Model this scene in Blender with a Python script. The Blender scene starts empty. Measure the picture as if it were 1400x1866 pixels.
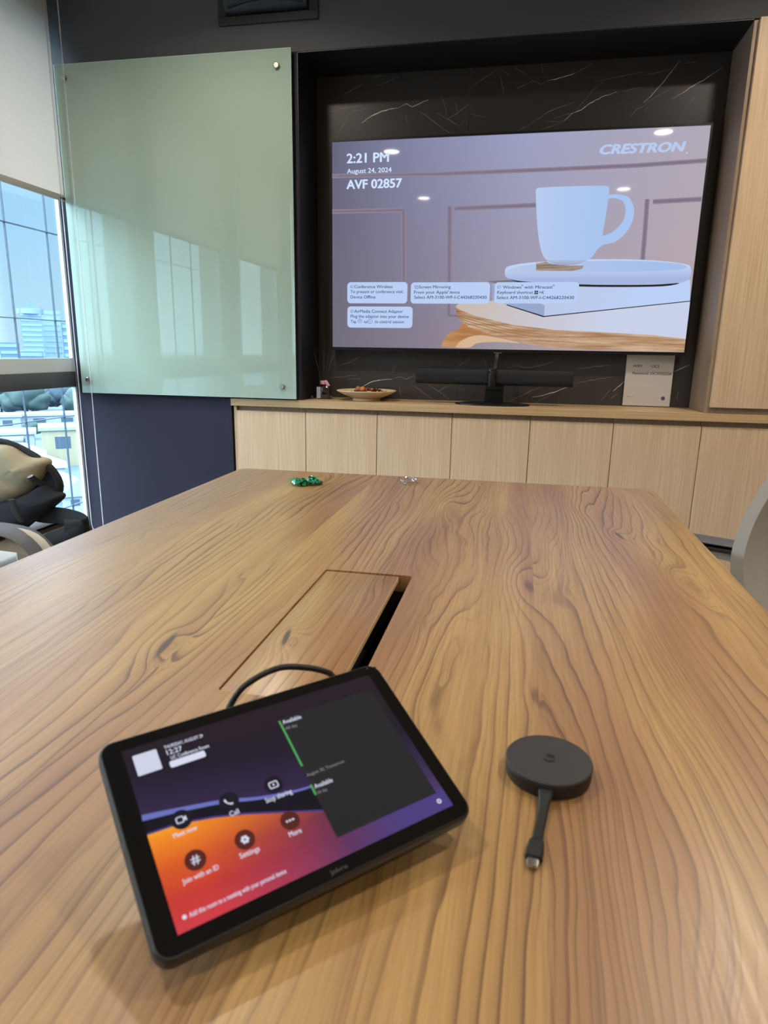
import bpy, bmesh, math, random
from mathutils import Vector, Matrix
random.seed(7)
S = bpy.context.scene
COL = S.collection
PI = math.pi

# ------------------------------------------------------------------ camera, world, sun, exposure
cam_data = bpy.data.cameras.new('camera'); cam = bpy.data.objects.new('camera', cam_data); COL.objects.link(cam)
cam_data.sensor_fit = 'VERTICAL'; cam_data.sensor_height = 36.0; cam_data.sensor_width = 27.0
cam_data.lens = 23.3594
cam_data.clip_start = 0.02; cam_data.clip_end = 5000
CR = [[0.9799685458159245, -0.18926505607344585, -0.06197086219295192], [0.19853700955907083, 0.9528808829007891, 0.22934925078917098], [0.015643051069527916, -0.23705856143942158, 0.9713694113989323]]   # columns: right, forward, up
m = Matrix(((CR[0][0], CR[0][2], -CR[0][1], 0.10073), (CR[1][0], CR[1][2], -CR[1][1], -3.10533), (CR[2][0], CR[2][2], -CR[2][1], 1.09089), (0, 0, 0, 1)))
cam.matrix_world = m
cam_data.dof.use_dof = True; cam_data.dof.focus_distance = 3.0; cam_data.dof.aperture_fstop = 11.5
S.camera = cam
S.view_settings.view_transform = 'Standard'; S.view_settings.look = 'None'; S.view_settings.gamma = 1.0
S.view_settings.use_curve_mapping = False; S.view_settings.exposure = 0.0
S.render.engine = 'CYCLES'
S.cycles.max_bounces = 8; S.cycles.transparent_max_bounces = 24; S.cycles.caustics_reflective = False; S.cycles.caustics_refractive = False
S.cycles.sample_clamp_indirect = 4.0; S.cycles.use_denoising = True

def lin(r, g, b):
    f = lambda c: c/12.92 if c <= 0.04045 else ((c+0.055)/1.055)**2.4
    return (f(r/255), f(g/255), f(b/255), 1.0)

class NT:
    def __init__(s, tree): s.t = tree; s.N = tree.nodes; s.L = tree.links
    def n(s, typ, inputs=None, **kw):
        o = s.N.new(typ)
        for k, v in kw.items(): setattr(o, k, v)
        for k, v in (inputs or {}).items():
            if isinstance(v, bpy.types.NodeSocket): s.L.new(v, o.inputs[k])
            else: o.inputs[k].default_value = v
        return o
    def m(s, op, a, b=None, c=None, clamp=False):
        o = s.N.new('ShaderNodeMath'); o.operation = op; o.use_clamp = clamp
        for i, v in enumerate((a, b, c)):
            if v is None: continue
            if isinstance(v, bpy.types.NodeSocket): s.L.new(v, o.inputs[i])
            else: o.inputs[i].default_value = v
        return o.outputs[0]
    def mix(s, f, a, b):
        o = s.N.new('ShaderNodeMix'); o.data_type = 'RGBA'
        for i, v in ((0, f), (6, a), (7, b)):
            if isinstance(v, bpy.types.NodeSocket): s.L.new(v, o.inputs[i])
            else: o.inputs[i].default_value = v
        return o.outputs[2]
    def ramp(s, f, stops, interp='LINEAR'):
        o = s.N.new('ShaderNodeValToRGB'); o.color_ramp.interpolation = interp
        e = o.color_ramp.elements
        while len(e) > 1: e.remove(e[-1])
        e[0].position = stops[0][0]; e[0].color = stops[0][1]
        for p, c in stops[1:]:
            k = e.new(p); k.color = c
        s.L.new(f, o.inputs[0]); return o.outputs[0]
    def noise(s, vec, scale=1.0, detail=2.0, rough=0.5):
        o = s.n('ShaderNodeTexNoise', {'Vector': vec, 'Scale': scale, 'Detail': detail, 'Roughness': rough}); return o.outputs[0]
    def vec(s, x, y, z=0.0):
        return s.n('ShaderNodeCombineXYZ', {0: x, 1: y, 2: z}).outputs[0]

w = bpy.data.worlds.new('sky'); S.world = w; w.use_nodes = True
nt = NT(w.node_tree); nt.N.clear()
tc = nt.n('ShaderNodeTexCoord'); sp = nt.n('ShaderNodeSeparateXYZ', {0: tc.outputs['Generated']})
col = nt.ramp(nt.m('MULTIPLY_ADD', sp.outputs[2], 0.5, 0.5), [(0.0, (.30, .36, .40, 1)), (.48, (.46, .62, .72, 1)), (.505, (.47, .66, .79, 1)), (.58, (.35, .58, .79, 1)), (.597, (.37, .60, .80, 1)), (.64, (2.4, 2.9, 3.4, 1)), (1.0, (2.0, 2.4, 2.9, 1))])  # sky above the window view raised to add daylight indoors
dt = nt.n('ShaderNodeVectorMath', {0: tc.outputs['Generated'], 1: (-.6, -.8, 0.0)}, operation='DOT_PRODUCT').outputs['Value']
gl_ = nt.ramp(nt.m('MULTIPLY_ADD', dt, .5, .5), [(.386, (.25, .25, .25, 1)), (.46, (1.0, .97, .94, 1))])      # sky brightened beyond the window view, added for sheen on table and board
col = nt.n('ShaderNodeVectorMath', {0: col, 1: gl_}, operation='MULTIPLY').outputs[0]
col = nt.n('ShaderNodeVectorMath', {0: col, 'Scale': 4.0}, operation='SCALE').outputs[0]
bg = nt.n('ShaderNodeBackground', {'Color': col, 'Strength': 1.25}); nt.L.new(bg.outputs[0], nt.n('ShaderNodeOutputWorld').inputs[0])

sd = bpy.data.lights.new('sun', 'SUN'); sd.energy = 0.7; sd.angle = 0.02; sd.color = (1, .95, .88)
sun = bpy.data.objects.new('sun', sd); COL.objects.link(sun)
sun.rotation_euler = Vector((-.55, .35, -.75)).to_track_quat('-Z', 'Y').to_euler(); sun.location = (20, -10, 40)

LAMP_W = 11.0
LAMP_COL = (1.0, .89, .74)
LAMPS = [(-1.05, -1.0), (1.02, -1.0), (-1.0, -2.5), (.97, -2.3), (-.98, -4.15), (.94, -4.0)]
CEIL = 2.6

# ------------------------------------------------------------------ materials
MATS = {}
def P(name, color, rough=.5, metal=0.0, spec=.5, coat=0.0, coat_rough=.03, trans=0.0, ior=1.45, emis=None, estr=0.0, bump=None, alpha=1.0):
    if name in MATS: return MATS[name]
    mt = bpy.data.materials.new(name); mt.use_nodes = True
    b = mt.node_tree.nodes['Principled BSDF']
    b.inputs['Base Color'].default_value = color; b.inputs['Roughness'].default_value = rough; b.inputs['Metallic'].default_value = metal
    b.inputs['Specular IOR Level'].default_value = spec; b.inputs['Coat Weight'].default_value = coat; b.inputs['Coat Roughness'].default_value = coat_rough
    b.inputs['Transmission Weight'].default_value = trans; b.inputs['IOR'].default_value = ior; b.inputs['Alpha'].default_value = alpha
    if emis: b.inputs['Emission Color'].default_value = emis; b.inputs['Emission Strength'].default_value = estr
    if bump:
        q = NT(mt.node_tree); t = q.n('ShaderNodeTexCoord')
        nz = q.noise(t.outputs['Object'], bump[0], 3.0, .6)
        bm_ = q.n('ShaderNodeBump', {'Height': nz, 'Strength': bump[1], 'Distance': .002}); q.L.new(bm_.outputs[0], b.inputs['Normal'])
    MATS[name] = mt; return mt

def wood_fine(name, c_light, c_dark, axis, rough=.42, cs=230.0, ls=3.0, spec=.4):
    mt = bpy.data.materials.new(name); mt.use_nodes = True; q = NT(mt.node_tree); b = mt.node_tree.nodes['Principled BSDF']
    t = q.n('ShaderNodeTexCoord'); s = q.n('ShaderNodeSeparateXYZ', {0: t.outputs['Object']}); X, Y, Z = s.outputs
    if axis == 'z': v = (q.m('MULTIPLY', q.m('ADD', X, Y), cs), q.m('MULTIPLY', Z, ls)); v2 = (q.m('MULTIPLY', q.m('ADD', X, Y), 22.0), q.m('MULTIPLY', Z, .6))
    else: v = (q.m('MULTIPLY', q.m('ADD', Z, Y), cs), q.m('MULTIPLY', X, ls)); v2 = (q.m('MULTIPLY', q.m('ADD', Z, Y), 22.0), q.m('MULTIPLY', X, .6))
    n1 = q.noise(q.vec(*v), 1.0, 3.0, .6); n2 = q.noise(q.vec(*v2), 1.0, 2.0)
    f = q.m('ADD', q.m('MULTIPLY', n1, .75), q.m('MULTIPLY', n2, .25))
    c = q.ramp(f, [(.34, c_dark), (.62, c_light)])
    q.L.new(c, b.inputs['Base Color']); b.inputs['Roughness'].default_value = rough; b.inputs['Specular IOR Level'].default_value = spec
    MATS[name] = mt; return mt

def table_wood():
    mt = bpy.data.materials.new('table_wood'); mt.use_nodes = True; q = NT(mt.node_tree); b = mt.node_tree.nodes['Principled BSDF']
    t = q.n('ShaderNodeTexCoord'); s = q.n('ShaderNodeSeparateXYZ', {0: t.outputs['Object']})
    X, Y = s.outputs[0], s.outputs[1]          # object frame: origin on the floor under the table centre
    side = q.m('GREATER_THAN', X, TAB_SEAM)
    side2 = q.m('GREATER_THAN', X, TAB_SEAM-.42)
    off = q.m('ADD', q.m('MULTIPLY', side, 7.3), q.m('MULTIPLY', side2, 3.1))
    n0 = q.noise(q.vec(q.m('MULTIPLY', X, 2.6), q.m('MULTIPLY', Y, .55), off), 1.0, 2.0, .5)
    n1 = q.noise(q.vec(q.m('MULTIPLY', X, 9.0), q.m('MULTIPLY', Y, 1.1), off), 1.0, 2.0, .45)
    n2 = q.noise(q.vec(q.m('MULTIPLY', X, 30.0), q.m('MULTIPLY', Y, 9.0), off), 1.0, 2.0, .5)
    ph = q.m('MULTIPLY', X, 58.0)
    ph = q.m('ADD', ph, q.m('MULTIPLY', n0, 16.0)); ph = q.m('ADD', ph, q.m('MULTIPLY', n1, 6.5)); ph = q.m('ADD', ph, q.m('MULTIPLY', n2, .55))
    core = None
    for kx, ky, sx, sy, amp, drk in TAB_KNOTS:
        dx = q.m('MULTIPLY', q.m('SUBTRACT', X, kx), 1/sx); dy = q.m('MULTIPLY', q.m('SUBTRACT', Y, ky), 1/sy)
        dx = q.m('ADD', dx, q.m('MULTIPLY', dy, .35))
        r2 = q.m('ADD', q.m('MULTIPLY', dx, dx), q.m('MULTIPLY', dy, dy))
        g = q.m('EXPONENT', q.m('MULTIPLY', r2, -1.0))
        ph = q.m('ADD', ph, q.m('MULTIPLY', g, amp))
        if drk:
            # irregular crack-like dark heart
            rr = q.m('ADD', q.m('MULTIPLY', q.m('MULTIPLY', dx, dx), 30.0), q.m('MULTIPLY', q.m('MULTIPLY', dy, dy), 2.6))
            rr = q.m('ADD', rr, q.m('MULTIPLY', q.m('SUBTRACT', n2, .5), 5.0))
            k = q.m('MULTIPLY', q.m('EXPONENT', q.m('MULTIPLY', q.m('MAXIMUM', rr, 0.0), -1.6)), drk)
            core = k if core is None else q.m('MAXIMUM', core, k)
    line = [(0.0, (.10, .10, .10, 1)), (.05, (0, 0, 0, 1)), (.50, (.08, .08, .08, 1)), (.78, (.30, .30, .30, 1)), (.92, (.95, .95, .95, 1)), (.97, (1, 1, 1, 1)), (1.0, (.10, .10, .10, 1))]
    ring = q.ramp(q.m('FRACT', ph), line)
    ring2 = q.ramp(q.m('FRACT', q.m('ADD', q.m('MULTIPLY', ph, 2.37), q.m('MULTIPLY', n1, 3.0))), line)
    a1 = q.ramp(q.noise(q.vec(q.m('MULTIPLY', X, 9.0), q.m('MULTIPLY', Y, 1.6), 4.0), 1.0, 3.0), [(.36, (.15, .15, .15, 1)), (.62, (1, 1, 1, 1))])
    a2 = q.ramp(q.noise(q.vec(q.m('MULTIPLY', X, 11.0), q.m('MULTIPLY', Y, 2.2), 14.0), 1.0, 2.0), [(.42, (.05, .05, .05, 1)), (.66, (.75, .75, .75, 1))])
    ring = q.m('MAXIMUM', q.m('MULTIPLY', ring, a1), q.m('MULTIPLY', ring2, a2))
    fine = q.noise(q.vec(q.m('MULTIPLY', X, 420.0), q.m('MULTIPLY', Y, 7.0), off), 1.0, 3.0, .65)
    fine = q.ramp(fine, [(.40, (0, 0, 0, 1)), (.62, (1, 1, 1, 1))])
    streak = q.ramp(q.noise(q.vec(q.m('MULTIPLY', q.m('ADD', X, q.m('MULTIPLY', n0, .22)), 34.0), q.m('MULTIPLY', Y, .8), off), 1.0, 2.0), [(.42, (0, 0, 0, 1)), (.64, (1, 1, 1, 1))])
    big = q.noise(q.vec(q.m('MULTIPLY', q.m('ADD', X, q.m('MULTIPLY', n0, .30)), 7.0), q.m('MULTIPLY', Y, .8), q.m('ADD', off, 9.0)), 1.0, 2.0)
    big = q.ramp(big, [(.40, (0, 0, 0, 1)), (.62, (1, 1, 1, 1))])
    c = q.mix(big, TW_LIGHT, TW_MID)
    c = q.mix(q.m('MULTIPLY', streak, .35), c, TW_FINE)
    c = q.mix(q.m('MULTIPLY', fine, .38), c, TW_FINE)
    c = q.mix(q.m('MULTIPLY', ring, .95), c, TW_DARK)
    c = q.mix(core, c, lin(70, 48, 36))
    q.L.new(c, b.inputs['Base Color'])
    rg = q.m('ADD', .32, q.m('MULTIPLY', fine, .08)); q.L.new(rg, b.inputs['Roughness'])
    b.inputs['Specular IOR Level'].default_value = .5; b.inputs['Coat Weight'].default_value = .6; b.inputs['Coat Roughness'].default_value = .38; b.inputs['Coat IOR'].default_value = 1.6
    MATS['table_wood'] = mt; return mt
TW_LIGHT = lin(184, 148, 92); TW_MID = lin(156, 115, 78); TW_FINE = lin(136, 96, 50); TW_DARK = lin(86, 52, 32)

# ------------------------------------------------------------------ mesh builder
class MB:
    def __init__(s): s.v = []; s.f = []; s.mi = []; s.mats = []
    def mat(s, m):
        if m not in s.mats: s.mats.append(m)
        return s.mats.index(m)
    def add(s, vs, fs, m):
        o = len(s.v); s.v += [tuple(p) for p in vs]; k = s.mat(m)
        for f in fs: s.f.append([i+o for i in f]); s.mi.append(k)
    def box(s, a, b, m, bevel=0.0, seg=2):
        x0, y0, z0 = [min(p, q) for p, q in zip(a, b)]; x1, y1, z1 = [max(p, q) for p, q in zip(a, b)]
        if not bevel:
            vs = [(x0,y0,z0),(x1,y0,z0),(x1,y1,z0),(x0,y1,z0),(x0,y0,z1),(x1,y0,z1),(x1,y1,z1),(x0,y1,z1)]
            s.add(vs, [(3,2,1,0),(4,5,6,7),(0,1,5,4),(1,2,6,5),(2,3,7,6),(3,0,4,7)], m); return
        bm = bmesh.new(); bmesh.ops.create_cube(bm, size=1.0)
        for v in bm.verts: v.co = Vector(((x0+x1)/2+v.co.x*(x1-x0), (y0+y1)/2+v.co.y*(y1-y0), (z0+z1)/2+v.co.z*(z1-z0)))
        bmesh.ops.bevel(bm, geom=bm.edges[:], offset=bevel, segments=seg, profile=.5, affect='EDGES')
        s.bm(bm, m)
    def bm(s, bm, m, M=None):
        bm.verts.index_update(); vs = [(M @ v.co if M else v.co.copy()) for v in bm.verts]; fs = [[v.index for v in f.verts] for f in bm.faces]
        s.add(vs, fs, m); bm.free()
    def mesh(s, me, m, M=None):
        s.add([(M @ v.co if M else v.co.copy()) for v in me.vertices], [list(p.vertices) for p in me.polygons], m)
    def tube(s, pts, r, m, n=10, caps=True, flat=None, up=None):
        pts = [Vector(p) for p in pts]; rs = r if isinstance(r, (list, tuple)) else [r]*len(pts)
        vs = []; fs = []; prev = None
        for i, p in enumerate(pts):
            t = (pts[min(i+1, len(pts)-1)]-pts[max(i-1, 0)]).normalized()
            if up is not None: a = Vector(up)
            else: a = prev if prev is not None else (Vector((0,0,1)) if abs(t.z) < .9 else Vector((1,0,0)))
            a = (a - t*a.dot(t)).normalized(); bb = t.cross(a); prev = a
            fl = flat if flat else (1.0, 1.0)
            for k in range(n):
                an = 2*PI*k/n
                vs.append(p + a*(math.cos(an)*rs[i]*fl[0]) + bb*(math.sin(an)*rs[i]*fl[1]))
        for i in range(len(pts)-1):
            for k in range(n):
                k2 = (k+1) % n; fs.append((i*n+k, i*n+k2, (i+1)*n+k2, (i+1)*n+k))
        if caps: fs.append(tuple(range(n))[::-1]); fs.append(tuple((len(pts)-1)*n+k for k in range(n)))
        s.add(vs, fs, m)
    def lathe(s, prof, m, c=(0,0,0), n=40, axis='z'):
        vs = []; fs = []
        for (r, h) in prof:
            for k in range(n):
                an = 2*PI*k/n; x, y = r*math.cos(an), r*math.sin(an)
                vs.append((c[0]+x, c[1]+y, c[2]+h) if axis == 'z' else ((c[0]+x, c[1]+h, c[2]+y) if axis == 'y' else (c[0]+h, c[1]+x, c[2]+y)))
        for i in range(len(prof)-1):
            for k in range(n):
                k2 = (k+1) % n; fs.append((i*n+k, i*n+k2, (i+1)*n+k2, (i+1)*n+k))
        if prof[0][0] > 1e-5: fs.append(tuple(range(n))[::-1])
        if prof[-1][0] > 1e-5: fs.append(tuple((len(prof)-1)*n+k for k in range(n)))
        s.add(vs, fs, m)
    def prism(s, poly, place, d0, d1, m):
        """poly: 2D points; place(u, v, d) -> 3D; solid between d0 and d1"""
        bm = bmesh.new(); vs = [bm.verts.new(place(u, v, d0)) for u, v in poly]
        es = [bm.edges.new((vs[i], vs[(i+1) % len(vs)])) for i in range(len(vs))]
        bmesh.ops.triangle_fill(bm, edges=es, use_beauty=True)
        if d1 is not None:
            r = bmesh.ops.extrude_face_region(bm, geom=bm.faces[:])
            nv = [e for e in r['geom'] if isinstance(e, bmesh.types.BMVert)]
            dv = Vector(place(0, 0, d1))-Vector(place(0, 0, d0))
            for v in nv: v.co += dv
            bmesh.ops.recalc_face_normals(bm, faces=bm.faces[:])
        s.bm(bm, m)
    def flat(s, poly, place, d, m): s.prism(poly, place, d, None, m)
    def strip(s, pts, wd, place, d, m):
        vs = []; fs = []; n = len(pts)
        for i, (u, v) in enumerate(pts):
            a = pts[max(i-1, 0)]; b = pts[min(i+1, n-1)]; t = Vector((b[0]-a[0], b[1]-a[1])); t = t.normalized() if t.length > 0 else Vector((1, 0))
            k = wd[i] if isinstance(wd, (list, tuple)) else wd
            vs.append(place(u-t.y*k/2, v+t.x*k/2, d)); vs.append(place(u+t.y*k/2, v-t.x*k/2, d))
        for i in range(n-1): fs.append((2*i, 2*i+1, 2*i+3, 2*i+2))
        s.add(vs, fs, m)
    def text(s, string, u0, u1, v, h, place, d, m, bold=0.0, shear=0.0, slope=0.0):
        me = text_mesh(string, 0.0, shear)
        xs = [p.co.x for p in me.vertices]; ys = [p.co.y for p in me.vertices]
        if not xs: return
        x0, x1 = min(xs), max(xs); kx = (u1-u0)/(x1-x0); ky = h/.7
        offs = [(0, 0)] if bold <= 0 else [(0, 0), (bold, 0), (-bold, 0), (0, bold*.7), (0, -bold*.7)]
        for ox, oy in offs: s.add([place(u0+(p.co.x-x0+ox)*kx, v+(p.co.y+oy)*ky, d) for p in me.vertices], [list(p.vertices) for p in me.polygons], m)
        bpy.data.meshes.remove(me)

_txt = {}
def text_mesh(string, bold, shear):
    cu = bpy.data.curves.new('lettering', 'FONT'); cu.body = string; cu.size = 1.0; cu.resolution_u = 3; cu.offset = bold; cu.shear = shear
    o = bpy.data.objects.new('lettering', cu); COL.objects.link(o)
    bpy.context.view_layer.update()
    dg = bpy.context.evaluated_depsgraph_get(); me = bpy.data.meshes.new_from_object(o.evaluated_get(dg))
    bpy.data.objects.remove(o); bpy.data.curves.remove(cu)
    return me

def arc(cx, cy, r, a0, a1, n=10): return [(cx+r*math.cos(a0+(a1-a0)*i/n), cy+r*math.sin(a0+(a1-a0)*i/n)) for i in range(n+1)]
def rrect(x0, y0, x1, y1, r, n=6):
    return arc(x1-r, y1-r, r, 0, PI/2, n)+arc(x0+r, y1-r, r, PI/2, PI, n)+arc(x0+r, y0+r, r, PI, 1.5*PI, n)+arc(x1-r, y0+r, r, 1.5*PI, 2*PI, n)
def circle(cx, cy, r, n=24): return [(cx+r*math.cos(2*PI*i/n), cy+r*math.sin(2*PI*i/n)) for i in range(n)]
def smooth_path(pts, k=6):
    pts = [Vector(p) for p in pts]; out = []
    for i in range(len(pts)-1):
        p0 = pts[max(i-1, 0)]; p1 = pts[i]; p2 = pts[i+1]; p3 = pts[min(i+2, len(pts)-1)]
        for j in range(k):
            t = j/k; out.append(.5*((2*p1)+(p2-p0)*t+(2*p0-5*p1+4*p2-p3)*t*t+(3*p1-p0-3*p2+p3)*t**3))
    out.append(pts[-1]); return out

ORG = {}
def build(name, mb, parent=None, local=False, smooth=35, stuff=False):
    me = bpy.data.meshes.new(name)
    o = bpy.data.objects.new(name, me); COL.objects.link(o)
    org = Vector((0, 0, 0)); top = parent
    while top is not None and top.parent is not None: top = top.parent
    if top is not None and not local: org = ORG.get(top.name, Vector((0, 0, 0)))
    me.from_pydata([tuple(Vector(p)-org) for p in mb.v], [], mb.f)
    for m_ in mb.mats: me.materials.append(m_)
    me.polygons.foreach_set('material_index', mb.mi)
    if smooth:
        me.polygons.foreach_set('use_smooth', [True]*len(me.polygons)); me.set_sharp_from_angle(angle=math.radians(smooth))
    me.update(); o.parent = parent
    if stuff: o['kind'] = 'stuff'
    return o
def solo(name, mb, label, cat, org, group=None, smooth=35, kind=None):
    org = Vector(org); me = bpy.data.meshes.new(name); o = bpy.data.objects.new(name, me); COL.objects.link(o)
    me.from_pydata([tuple(Vector(p)-org) for p in mb.v], [], mb.f)
    for m_ in mb.mats: me.materials.append(m_)
    me.polygons.foreach_set('material_index', mb.mi)
    if smooth:
        me.polygons.foreach_set('use_smooth', [True]*len(me.polygons)); me.set_sharp_from_angle(angle=math.radians(smooth))
    me.update(); o.location = org; ORG[o.name] = org
    o['label'] = label; o['category'] = cat
    if group: o['group'] = group
    if kind: o['kind'] = kind
    return o
def thing(name, label, cat, loc=(0, 0, 0), rz=0.0, group=None):
    o = bpy.data.objects.new(name, None); COL.objects.link(o); o.location = loc; o.rotation_euler = (0, 0, rz); o.empty_display_size = .05
    o['label'] = label; o['category'] = cat; ORG[o.name] = Vector(loc)
    if group: o['group'] = group
    return o
def struct(name, mb, parent=None, smooth=0):
    o = build(name, mb, parent, smooth=smooth)
    if parent is None: o['kind'] = 'structure'
    return o
def dup(root, loc, rz, label, group=None):
    r = root.copy(); COL.objects.link(r); r.location = loc; r.rotation_euler = (0, 0, rz); r['label'] = label
    if group: r['group'] = group
    for ch in list(root.children):
        c = ch.copy(); COL.objects.link(c); c.parent = r
        for g in list(ch.children):
            d = g.copy(); COL.objects.link(d); d.parent = c
    return r
XZ = lambda y0: (lambda u, v, d: (u, y0-d, v))       # a drawing on a wall facing the camera: d comes towards the room

# ------------------------------------------------------------------ room shell
wall_dark = P('dark_paint_window_tint', lin(50, 48, 61), .7, spec=.2, bump=(300, .1))  # same wall as the bulkhead, blue of the window light put into its paint
bulk = P('charcoal_paint', lin(82, 83, 87), .65, bump=(300, .1))
lam_black = P('black_laminate', lin(26, 27, 30), .45)
white_paint = P('white_paint', lin(222, 220, 214), .7)
grey_paint = P('light_grey_paint', lin(176, 182, 180), .6)
ceil_paint = P('ceiling_paint', lin(214, 212, 206), .8)
carpet = P('grey_carpet', lin(96, 94, 92), .95, bump=(900, .4))
warm_wall = P('warm_wall_paint', lin(206, 190, 168), .6)
YW = -0.20; YM = .06; XN0, XN1 = -.866, .834; ZN = 2.2526; XWIN = -2.0; XR = 2.15; YR = -5.6; ZC = .8634

mb = MB(); mb.box((-2.4, .4, -.12), (XR+.2, YR-.2, 0), carpet); struct('floor', mb)
mb = MB(); mb.box((-2.4, .4, CEIL), (XR+.2, YR-.2, CEIL+.15), ceil_paint); struct('ceiling', mb)
mb = MB(); mb.box((XR, .4, 0), (XR+.15, YR, CEIL), warm_wall); struct('wall_right', mb)
mb = MB(); mb.box((-2.15, YR, 0), (XR, YR-.15, CEIL), warm_wall); struct('wall_rear', mb)
# back wall: left field, strip over the cabinets, bulkhead, niche linings
mb = MB()
mb.box((-2.0, YW, 0), (-1.205, .30, ZN), wall_dark)
mb.box((-1.205, YW, ZC+.001), (XN0, .30, ZN), wall_dark)
mb.box((-2.0, YW, ZN), (XN0, .30, CEIL), bulk)
mb.box((XN0, YW, ZN), (XR, .30, CEIL), bulk)
mb.box((-1.205, .075, 0), (XR, .30, ZN), lam_black)
mb.box((XN0, YW+.002, ZC+.001), (XN0+.004, YM, ZN), lam_black)
mb.box((XN0, YW+.002, ZN-.004), (XN1, YM, ZN), lam_black)
struct('wall_back', mb)
marble = P('black_marble', lin(66, 63, 62), .35, spec=.35, bump=(40, .03))
vein = P('marble_vein', lin(228, 222, 214), .4); vein_dim = P('marble_vein_faint', lin(146, 142, 136), .4)
mb = MB()
SX = -.186
for x0, x1 in ((XN0, SX-.0008), (SX+.0008, XN1)): mb.box((x0, YM, .70), (x1, YM+.014, ZN), marble)
mb.box((SX-.0008, YM+.003, .70), (SX+.0008, YM+.014, ZN), vein_dim)
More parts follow.
